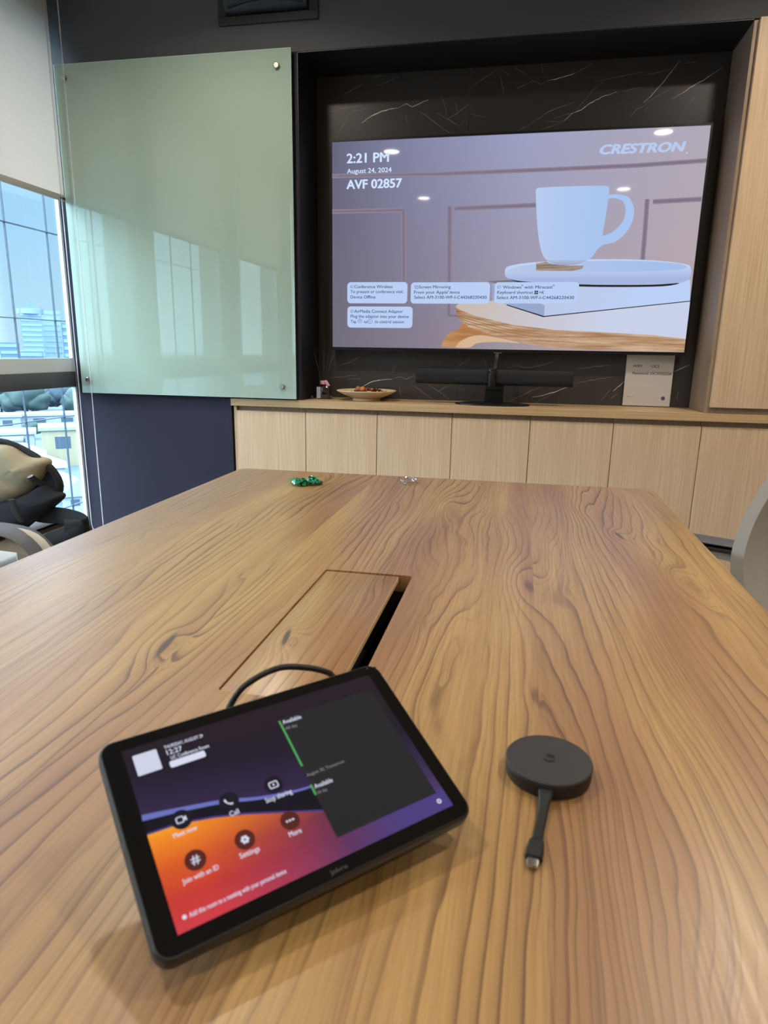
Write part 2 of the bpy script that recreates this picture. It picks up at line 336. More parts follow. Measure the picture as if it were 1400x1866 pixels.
VEINS = [[2.0, [[-0.6583, 2.0606], [-0.6196, 2.0837], [-0.5846, 2.0976], [-0.5637, 2.104], [-0.522, 2.1118], [-0.4957, 2.113]]], [1.2, [[-0.4957, 2.113], [-0.4772, 2.1201], [-0.4587, 2.1271], [-0.4462, 2.1216], [-0.4323, 2.1136], [-0.4119, 2.1199], [-0.3849, 2.1319], [-0.3613, 2.1386]]], [1.0, [[-0.4031, 2.0983], [-0.3696, 2.0754], [-0.3277, 2.0461], [-0.2927, 2.0202], [-0.2615, 2.0023]]], [0.8, [[-0.3078, 2.1539], [-0.2967, 2.1264], [-0.2854, 2.0958], [-0.2844, 2.0685]]], [0.9, [[-0.3291, 2.0887], [-0.2877, 2.0656], [-0.2531, 2.0459], [-0.2221, 2.0293], [-0.1998, 2.0568]]], [1.0, [[-0.2806, 2.058], [-0.241, 2.0786], [-0.2084, 2.0981], [-0.1838, 2.1149]]], [0.9, [[-0.1807, 2.0758], [-0.1537, 2.0686], [-0.1148, 2.059]]], [0.9, [[-0.1802, 2.1789], [-0.1405, 2.2015], [-0.1086, 2.2173], [-0.074, 2.2386]]], [0.7, [[-0.0695, 2.2384], [-0.0614, 2.2088], [-0.0512, 2.1791], [-0.044, 2.1435]]], [0.6, [[-0.0675, 2.2371], [-0.0242, 2.2138]]], [0.9, [[-0.7619, 2.169], [-0.7193, 2.184], [-0.684, 2.2005], [-0.6525, 2.2135]]], [0.6, [[-0.6143, 2.238], [-0.5658, 2.2426]]], [1.0, [[-0.8159, 2.1083], [-0.762, 2.1182], [-0.7049, 2.1248], [-0.6695, 2.1293]]], [0.6, [[-0.7191, 2.1057], [-0.634, 2.1153]]], [0.7, [[-0.778, 2.0028], [-0.7512, 2.0396], [-0.7297, 2.0732], [-0.7119, 2.1035]]], [0.6, [[-0.6, 2.201], [-0.5515, 2.2129], [-0.4935, 2.2374]]], [0.6, [[-0.4626, 2.0858], [-0.4513, 2.0485]]], [0.6, [[-0.2429, 2.1238], [-0.2351, 2.0662]]], [0.8, [[-0.0065, 2.2405], [0.0467, 2.2087]]], [1.0, [[0.0081, 2.1596], [0.0489, 2.1749]]], [0.7, [[0.0277, 2.0006], [0.0592, 2.0172]]], [0.8, [[0.049, 2.1738], [0.0707, 2.1842], [0.0834, 2.1847], [0.1065, 2.1724], [0.1311, 2.1821]]], [1.6, [[0.1311, 2.1821], [0.1497, 2.1869], [0.181, 2.1898], [0.2118, 2.1967], [0.2422, 2.2064]]], [0.9, [[0.2422, 2.2064], [0.2781, 2.2214], [0.3076, 2.2367]]], [0.7, [[0.1045, 2.2456], [0.1113, 2.212]]], [0.9, [[0.3196, 2.1696], [0.3743, 2.1764], [0.4343, 2.1861], [0.5057, 2.1956]]], [0.7, [[0.5131, 2.1817], [0.5719, 2.1907], [0.6183, 2.1992]]], [1.3, [[0.5202, 2.0835], [0.556, 2.1158], [0.5878, 2.1535], [0.6136, 2.1884], [0.6444, 2.2281]]], [0.7, [[0.6631, 2.2188], [0.7068, 2.219]]], [1.2, [[0.6276, 2.0895], [0.6694, 2.1128], [0.7022, 2.1346], [0.7408, 2.1536], [0.7787, 2.1764], [0.8051, 2.1952]]], [0.7, [[0.5238, 2.0776], [0.575, 2.1063], [0.6258, 2.1319]]], [0.8, [[0.4707, 2.0313], [0.4954, 2.0589], [0.5302, 2.0744]]], [0.7, [[0.5264, 2.0529], [0.5426, 2.071]]], [1.3, [[0.2089, 2.0313], [0.2417, 2.0563], [0.2784, 2.0692], [0.3078, 2.091], [0.3556, 2.1117], [0.4123, 2.1288]]], [0.9, [[0.4337, 2.1294], [0.4755, 2.1369], [0.5113, 2.1407]]], [1.0, [[0.0593, 2.0154], [0.0967, 2.0363], [0.1334, 2.0613], [0.1705, 2.0772], [0.2139, 2.0897], [0.2508, 2.0995]]], [0.7, [[0.1323, 2.0318], [0.2059, 2.0297]]], [0.8, [[0.1121, 2.0], [0.1625, 2.0127], [0.2091, 2.0284], [0.2307, 2.0363]]], [0.8, [[0.17, 2.0419], [0.2166, 2.0545], [0.2602, 2.0613]]], [0.6, [[0.2537, 2.0645], [0.2822, 2.098], [0.3163, 2.1366], [0.3622, 2.1742]]], [0.6, [[0.6922, 2.0694], [0.7103, 2.0911]]], [0.6, [[0.7914, 2.0506], [0.7908, 2.0786]]], [1.6, [[-0.651, 0.9107], [-0.624, 0.9285], [-0.5918, 0.9433], [-0.5651, 0.9501], [-0.533, 0.9535], [-0.5011, 0.9553]]], [1.0, [[-0.5011, 0.9553], [-0.4852, 0.9597], [-0.4747, 0.9656], [-0.4616, 0.969], [-0.4483, 0.9647], [-0.4322, 0.9559], [-0.4114, 0.9666], [-0.3829, 0.9774]]], [0.8, [[-0.4108, 0.9411], [-0.3786, 0.9178], [-0.3358, 0.8883], [-0.2931, 0.8638]]], [0.9, [[-0.763, 1.0128], [-0.7222, 1.0265], [-0.6951, 1.0362], [-0.6575, 1.0548]]], [0.8, [[-0.8096, 1.0083], [-0.7848, 1.0705]]], [0.9, [[-0.8154, 0.952], [-0.7713, 0.9582], [-0.7329, 0.9622], [-0.6731, 0.9724]]], [0.6, [[-0.7138, 0.9523], [-0.6459, 0.9539]]], [0.7, [[-0.466, 0.9284], [-0.4544, 0.8823]]], [0.6, [[-0.5017, 0.9864], [-0.4864, 1.0198]]], [1.0, [[0.0308, 1.0153], [0.0804, 1.03], [0.122, 1.0217], [0.1669, 1.029], [0.2199, 1.0445], [0.2718, 1.0669]]], [0.9, [[0.3464, 1.0218], [0.416, 1.0322], [0.4937, 1.0408]]], [1.0, [[0.3341, 0.954], [0.4037, 0.971], [0.4984, 0.9894]]], [1.3, [[0.1581, 0.8897], [0.212, 0.9023], [0.265, 0.9203], [0.317, 0.9445]]], [0.9, [[0.049, 0.8632], [0.1028, 0.8927], [0.156, 0.922], [0.1914, 0.9367]]], [1.2, [[0.5086, 0.9269], [0.5367, 0.9528], [0.5564, 0.9729]]], [0.9, [[0.4641, 0.8849], [0.4834, 0.9154], [0.4991, 0.9357]]], [0.8, [[0.4987, 0.8923], [0.5314, 0.9167]]], [1.1, [[0.7589, 1.0173], [0.78, 1.0308], [0.8156, 1.0472]]], [0.9, [[-0.1861, 1.0219], [-0.1387, 1.0578], [-0.1249, 1.0627]]], [0.8, [[-0.3344, 0.9419], [-0.2752, 0.9056], [-0.2258, 0.871]]], [0.8, [[-0.2847, 0.9006], [-0.2189, 0.9401]]], [0.7, [[-0.1915, 0.9248], [-0.1511, 0.9137]]], [0.7, [[-0.0739, 1.0681], [-0.0576, 1.0227]]], [0.8, [[0.7824, 0.8989], [0.7851, 0.9344]]], [0.7, [[0.178, 0.8671], [0.2478, 0.9088]]]]
def fray(pts):
    p = [Vector((a, b, 0)) for a, b in pts]; out = []
    for i in range(len(p)-1):
        n = max(1, int((p[i+1]-p[i]).length/.012)); t = (p[i+1]-p[i]).normalized() if (p[i+1]-p[i]).length else Vector((1,0,0))
        for j in range(n):
            q = p[i].lerp(p[i+1], j/n); k = random.uniform(-.0014, .0014); out.append((q.x-t.y*k, q.y+t.x*k))
    out.append(tuple(pts[-1])); return out
for wd, pts in VEINS:
    pts = fray(pts); n = len(pts)
    mb.strip(pts, [.0023*wd*(.25+.75*math.sin(PI*min(1, (i+.4)/(n-.2))))*random.uniform(.55, 1.15) for i in range(n)], XZ(YM), .0004, vein if wd > 1.05 else vein_dim)
struct('wall_niche', mb)

# window wall
frame_white = P('white_window_frame', lin(225, 230, 235), .4)
frame_grey = P('grey_window_transom', lin(84, 86, 92), .45)
def glass_mat(name, tint, refl):
    mt = bpy.data.materials.new(name); mt.use_nodes = True; q = NT(mt.node_tree); q.N.clear()
    tr = q.n('ShaderNodeBsdfTransparent', {'Color': tint}); gl = q.n('ShaderNodeBsdfGlossy', {'Color': (1, 1, 1, 1), 'Roughness': .01})
    lw = q.n('ShaderNodeLayerWeight', {'Blend': .5}); f = q.m('MULTIPLY', q.m('MULTIPLY_ADD', q.m('POWER', lw.outputs['Facing'], 5.0), .96, .04), refl)
    mx = q.n('ShaderNodeMixShader', {0: f, 1: tr.outputs[0], 2: gl.outputs[0]}); q.L.new(mx.outputs[0], q.n('ShaderNodeOutputMaterial').inputs[0]); MATS[name] = mt; return mt
pane_m = glass_mat('window_glass', (.96, .99, 1, 1), .6)
WINS = [(-.800, -.203), (-1.915, -1.045), (-3.05, -2.222), (-4.26, -3.412)]
ZH, ZS = 2.42, .14
mb = MB(); edges = [-.2]+[e for a, b in WINS for e in (b, a)]+[YR]
ys = []
prev = YW
for a, b in WINS:
    if prev-b > .02: ys.append((b, prev))
    prev = a
ys.append((YR, prev))
for a, b in ys: mb.box((XWIN-.15, a, 0), (XWIN, b, CEIL), grey_paint)
mb.box((XWIN-.15, YR, ZH), (XWIN, YW, CEIL), grey_paint); mb.box((XWIN-.15, YR, 0), (XWIN, YW, ZS), grey_paint)
struct('wall_left', mb)
for i, (a, b) in enumerate(WINS):
    mb = MB(); t = .012
    mb.box((XWIN-.016, a, ZS), (XWIN+.002, a+t, ZH), frame_white); mb.box((XWIN-.016, b-t, ZS), (XWIN+.002, b, ZH), frame_white)
    mb.box((XWIN-.016, a+t, ZS), (XWIN+.002, b-t, ZS+t), frame_white); mb.box((XWIN-.016, a+t, ZH-t), (XWIN+.002, b-t, ZH), frame_white)
    fr = struct('window_%d' % (i+1), mb)
    mb = MB(); mb.box((XWIN-.016, a+t, .968), (XWIN+.001, b-t, 1.030), frame_white); build('upper_rail', mb, fr, smooth=0)
    mb = MB(); mb.box((XWIN-.016, a+t, .896), (XWIN+.012, b-t, .9675), frame_grey, .003); build('transom', mb, fr)
    mb = MB(); mb.box((XWIN-.014, a+t, ZS+t), (XWIN-.010, b-t, .896), pane_m); build('lower_pane', mb, fr, smooth=0)
    mb = MB(); mb.box((XWIN-.014, a+t, 1.03), (XWIN-.010, b-t, ZH-t), pane_m); build('upper_pane', mb, fr, smooth=0)

# roller blinds
def blind_mat():
    mt = bpy.data.materials.new('blind_fabric'); mt.use_nodes = True; q = NT(mt.node_tree); q.N.clear()
    t = q.n('ShaderNodeTexCoord'); s = q.n('ShaderNodeSeparateXYZ', {0: t.outputs['Object']})
    n = q.noise(q.vec(q.m('MULTIPLY', s.outputs[1], 900.0), q.m('MULTIPLY', s.outputs[2], 60.0)), 1.0, 2.0)
    c = q.mix(n, lin(220, 211, 203), lin(236, 228, 220))
    d = q.n('ShaderNodeBsdfDiffuse', {'Color': c}); tl = q.n('ShaderNodeBsdfTranslucent', {'Color': c})
    mx = q.n('ShaderNodeMixShader', {0: .48, 1: d.outputs[0], 2: tl.outputs[0]}); q.L.new(mx.outputs[0], q.n('ShaderNodeOutputMaterial').inputs[0]); MATS['blind'] = mt; return mt
bf = blind_mat(); bar_m = P('blind_bar_grey', lin(176, 172, 168), .5); tag_m = P('dark_tag', lin(40, 42, 46), .4); bead = P('white_beads', lin(228, 230, 232), .4); alu = P('brushed_aluminium', lin(190, 190, 190), .35, metal=1.0)
BL = ['white roller blind half lowered over the window beside the glass board', 'roller blind on the second window from the dark wall', 'roller blind on the third window from the dark wall', 'roller blind on the fourth window, furthest from the dark wall']
for i, (a, b) in enumerate(WINS):
    x = -1.953; y1 = b+(-.030 if i == 0 else .085); y0 = a+.012
    rt = thing('roller_blind', BL[i], 'blind', (x, (y0+y1)/2, CEIL-.002), group='roller blinds on the window wall')
    mb = MB(); mb.box((x-.0006, y0, 1.735), (x+.0006, y1, CEIL-.05), bf); build('fabric', mb, rt, smooth=0)
    mb = MB(); mb.box((x-.006, y0, 1.712), (x+.006, y1, 1.738), bar_m, .003); bb = build('bottom_bar', mb, rt)
    mb = MB(); mb.box((x+.0055, y1-.034, 1.7185), (x+.009, y1-.004, 1.7275), tag_m); build('tag', mb, bb, smooth=0)
    mb = MB(); mb.lathe([(.026, y0-.005), (.026, y1+.004)], alu, (x+.030, 0, CEIL-.045), 20, axis='y'); build('roller_tube', mb, rt)
    if i == 0:
        mb = MB()
        def beads(p0, p1):
            n = int((Vector(p1)-Vector(p0)).length/.0065)
            for k in range(n+1):
                q = Vector(p0).lerp(Vector(p1), k/max(n, 1)); mb.lathe([(0, -.0026), (.0026, -.0014), (.0031, 0), (.0026, .0014), (0, .0028)], bead, q, 6)
        xc0, xc1, yc = -1.945, -1.880, -.262
        mb.tube([(xc0, yc, CEIL-.05), (xc0, yc, .24)], .0008, bead, 5); mb.tube([(xc1, yc, CEIL-.05), (xc1, yc, .24)], .0008, bead, 5)
        beads((xc0, yc, CEIL-.06), (xc0, yc, .24)); beads((xc1, yc, CEIL-.06), (xc1, yc, .24))
        pa = [((xc0+xc1)/2+.0325*math.cos(PI+PI*k/12), yc, .24+.06*math.sin(PI+PI*k/12)) for k in range(13)]
        for k in range(12): beads(pa[k], pa[k+1])
        build('bead_chain', mb, rt)

# ------------------------------------------------------------------ ceiling downlights
trim_w = P('white_lamp_trim', lin(235, 232, 226), .4)
lens = P('lamp_lens', (0, 0, 0, 1), .3, emis=(1, .88, .72, 1), estr=60.0)
DL = ['round ceiling downlight nearest the window and the dark wall', 'round ceiling downlight above the right end of the cabinets', 'round ceiling downlight reflected at the top left of the television screen', 'round ceiling downlight reflected at the top right of the television screen', 'round ceiling downlight reflected below the room name on the television', 'round ceiling downlight reflected beside the mug on the television']
for i, (x, y) in enumerate(LAMPS):
    rt = thing('downlight', DL[i], 'ceiling light', (x, y, CEIL), group='ceiling downlights')
    mb = MB(); mb.lathe([(.062, 0), (.074, 0), (.074, -.004), (.062, -.006), (.060, 0)], trim_w, (x, y, CEIL), 32); build('trim_ring', mb, rt)
    mb = MB(); mb.lathe([(.0, -.0015), (.060, -.0015)], lens, (x, y, CEIL), 32); build('lens', mb, rt, smooth=0)
    ld = bpy.data.lights.new('downlight_glow', 'AREA'); ld.shape = 'DISK'; ld.size = .115; ld.energy = LAMP_W; ld.color = LAMP_COL; ld.spread = math.radians(150)
    lo = bpy.data.objects.new('downlight_glow', ld); COL.objects.link(lo); lo.location = (0, 0, -.007); lo.parent = rt

# ------------------------------------------------------------------ conference table
TX, TY0, TY1 = -.12, -3.55, -1.2614
XL, XRT = -0.7024, 0.4618
TYC = (TY0+TY1)/2; TAB_SEAM = .140-TX
TAB_KNOTS = [(kx-TX, ky-TYC, sx, sy, am, dk) for kx, ky, sx, sy, am, dk in [(-.300, -2.43, .022, .055, 2.2, 1.0), (-.167, -2.372, .020, .045, 2.4, 1.0), (.3115, -1.765, .022, .05, 2.0, .9), (-.5976, -1.967, .02, .05, 1.6, .5), (-.010, -2.20, .014, .05, .8, .6), (-.004, -2.29, .012, .04, .7, .6), (.133, -2.45, .008, .03, .6, .5), (.017, -1.309, .015, .03, 1.0, .8), (-.3168, -2.163, .012, .03, .9, .6), (.117, -2.09, .035, .13, 3.0, 0), (.379, -2.04, .03, .10, 2.0, 0), (.25, -1.55, .03, .12, 2.0, 0), (-.05, -1.6, .03, .15, 2.2, 0), (-.45, -2.75, .03, .12, 1.8, 0), (.24, -2.85, .025, .12, 1.6, 0)]]
tw = table_wood(); edge_band = P('light_wood_edge', lin(214, 186, 138), .4); black_metal = P('black_powder_coat', lin(30, 30, 32), .5); tray_black = P('black_cable_tray', lin(14, 14, 15), .7)
table = thing('conference_table', 'long wood grain conference table with a cable flap in its top', 'table', (TX, TYC, 0))
HX0, HX1, HY0, HY1 = -.1925, -.0495, -2.5170, -2.1070
bm = bmesh.new()
outer = rrect(XL, TY0, XRT, TY1, .028, 8); hole = rrect(HX0, HY0, HX1, HY1, .006, 4)
es = []
for loop in (outer, hole):
    vs = [bm.verts.new((x, y, .740)) for x, y in loop]
    es += [bm.edges.new((vs[i], vs[(i+1) % len(vs)])) for i in range(len(vs))]
bmesh.ops.triangle_fill(bm, edges=es, use_beauty=True)
for f_ in list(bm.faces):
    c_ = f_.calc_center_median()
    if HX0 < c_.x < HX1 and HY0 < c_.y < HY1: bm.faces.remove(f_)
r = bmesh.ops.extrude_face_region(bm, geom=bm.faces[:])
for v in [e for e in r['geom'] if isinstance(e, bmesh.types.BMVert)]: v.co.z = .712
bmesh.ops.recalc_face_normals(bm, faces=bm.faces[:])
mb = MB(); mb.bm(bm, tw)
build('tabletop', mb, table)
mb = MB()      # thin light edge band just under the top
for loop, grow in ((outer, .0012),):
    vs = [];  n = len(loop)
    for i, (x, y) in enumerate(loop):
        cx_ = x + (grow if x > TX else -grow); cy_ = y + (grow if y > TYC else -grow)
        vs += [(cx_, cy_, .7392), (cx_, cy_, .713)]
    mb.add(vs, [(2*i, 2*i+1, 2*((i+1) % n)+1, 2*((i+1) % n)) for i in range(n)], edge_band)
build('edge_band', mb, table)
mb = MB(); mb.box((HX0+.0015, HY0+.0015, .7300), (-.0715, HY1-.0045, .7388), tw, .0010); fl = build('cable_flap', mb, table)
mb = MB(); mb.box((-.0715, HY0+.002, .7305), (-.0709, HY1-.005, .7380), edge_band); build('flap_edge', mb, fl, smooth=0)
mb = MB(); b0 = .600
mb.box((HX0-.004, HY0-.004, b0), (HX1+.004, HY1+.004, b0+.004), tray_black)
for a, b in (((HX0-.004, HY0-.004, b0), (HX0, HY1+.004, .7118)), ((HX1, HY0-.004, b0), (HX1+.004, HY1+.004, .7118)), ((HX0, HY0-.004, b0), (HX1, HY0, .7118)), ((HX0, HY1, b0), (HX1, HY1+.004, .7118))): mb.box(a, b, tray_black)
for k in range(46):
    y = HY0+.012+k*.0085; mb.tube([(HX1-.001, y, .706), (HX1-.010, y+random.uniform(-.002, .002), .700)], .0009, tray_black, 5)
build('cable_tray', mb, table)
for sx in (XL+.16, XRT-.16):
    for sy in (TY0+.35, TY1-.30):
        mb = MB(); mb.box((sx-.03, sy-.03, 0), (sx+.03, sy+.03, .712), black_metal, .004); build('leg', mb, table)
for sy in (TY0+.35, TY1-.30):
    mb = MB(); mb.box((XL+.19, sy-.02, .66), (XRT-.19, sy+.02, .712), black_metal); build('cross_rail', mb, table)

# ------------------------------------------------------------------ cabinets and worktop
oak_v = wood_fine('oak_vertical', lin(232, 202, 168), lin(208, 174, 138), 'z')
oak_h = wood_fine('oak_horizontal', lin(214, 182, 138), lin(186, 150, 106), 'x', ls=2.0)
oak_side = wood_fine('oak_side_panel', lin(168, 144, 120), lin(148, 124, 100), 'z')
J = [-1.1847, -.8493, -.5157, -.1813, .1527, .4922, .8351, 1.1690]
CL = ['pale oak cabinet door unit at the left end, under the glass board', 'second oak cabinet from the left, under the small dark bottle and bowl', 'third oak cabinet from the left, directly behind the clear tape ring', 'middle oak cabinet of the seven, under the left half of the video bar', 'oak cabinet right of the middle, under the right half of the video bar', 'sixth oak cabinet from the left, below the white notice', 'oak cabinet at the right end, below the tall cupboard']
for i in range(7):
    x0, x1 = J[i]+.0012, J[i+1]-.0012
    rt = thing('base_cabinet', CL[i], 'cabinet', ((x0+x1)/2, -.06, 0), group='oak cabinets along the back wall')
    mb = MB(); mb.box((x0, -.172, .06), (x1, .058, .8295), oak_side); build('body', mb, rt, smooth=0)
    mb = MB(); mb.box((x0, -.150, 0), (x1, .04, .06), lam_black); build('plinth', mb, rt, smooth=0)
    mb = MB(); mb.box((x0+.0002, -.195, .07), (x1-.0002, -.1735, .8075), oak_v, .0008, 1); build('door', mb, rt, smooth=0)
mb = MB(); mb.box((-1.198, -.190, 0), (J[0]-.0005, .058, .8295), oak_v)
rt = solo('end_panel', mb, 'narrow oak end panel between the dark wall and the first cabinet', 'panel', (-1.19, -.06, 0), smooth=0)
mb = MB(); mb.box((-1.2045, -.209, .8300), (XR-.002, .059, ZC), oak_h, .001, 1)
solo('worktop', mb, 'long oak worktop running over the base cabinets', 'worktop', (.4, -.08, .83), smooth=0)
tall = thing('tall_cabinet', 'tall oak cupboard standing on the right end of the worktop', 'cabinet', (1.45, -.07, ZC))
mb = MB(); mb.box((XN1+.001, YW, ZC+.0005), (XR-.003, .058, ZN-.006), oak_side); build('body', mb, tall, smooth=0)
mb = MB(); mb.box((XN1+.016, YW-.020, ZC+.024), (1.48, YW-.0005, ZN-.004), oak_v, .001, 1); build('door', mb, tall, smooth=0)
mb = MB(); mb.box((1.4835, YW-.020, ZC+.024), (XR-.006, YW-.0005, ZN-.004), oak_v, .001, 1); build('door', mb, tall, smooth=0)

# ------------------------------------------------------------------ glass board
gb_x0, gb_x1, gb_z0, gb_z1 = -.006+-1.945, -0.8807, 0.8701, 2.2577
board = thing('glass_whiteboard', 'large pale green glass writing board on the dark wall', 'whiteboard', ((gb_x0+gb_x1)/2, -.22, gb_z0))
board_face = P('pale_green_glass', lin(166, 186, 170), .35, spec=.0, coat=1.0, coat_rough=.0)
board_face.node_tree.nodes['Principled BSDF'].inputs['Coat IOR'].default_value = 1.62
glass_edge = P('bright_glass_edge', lin(196, 226, 214), .1, coat=.5)
mb = MB(); mb.box((gb_x0+.0015, -.2285, gb_z0+.0015), (gb_x1-.0015, -.2215, gb_z1-.0015), board_face); build('glass_panel', mb, board, smooth=0)
mb = MB(); t = .0016
for a, b in (((gb_x0, -.2288, gb_z0), (gb_x0+t, -.221, gb_z1)), ((gb_x1-t, -.2288, gb_z0), (gb_x1, -.221, gb_z1)), ((gb_x0+t, -.2288, gb_z0), (gb_x1-t, -.221, gb_z0+t)), ((gb_x0+t, -.2288, gb_z1-t), (gb_x1-t, -.221, gb_z1))): mb.box(a, b, glass_edge)
build('polished_edge', mb, board, smooth=0)
steel = P('brushed_steel', lin(178, 172, 164), .28, metal=1.0)
for px, pz in [[-1.9028, 2.2026], [-0.9395, 2.1949], [-1.9137, 0.931], [-0.9441, 0.9228]]:
    mb = MB(); mb.lathe([(.0, -.2405), (.0095, -.2405), (.0115, -.2385), (.0115, -.2290)], steel, (px, 0, pz), 24, axis='y'); so = build('standoff_cap', mb, board)
    mb = MB(); mb.lathe([(.009, -.2212), (.009, -.2002)], steel, (px, 0, pz), 20, axis='y'); build('spacer', mb, so)

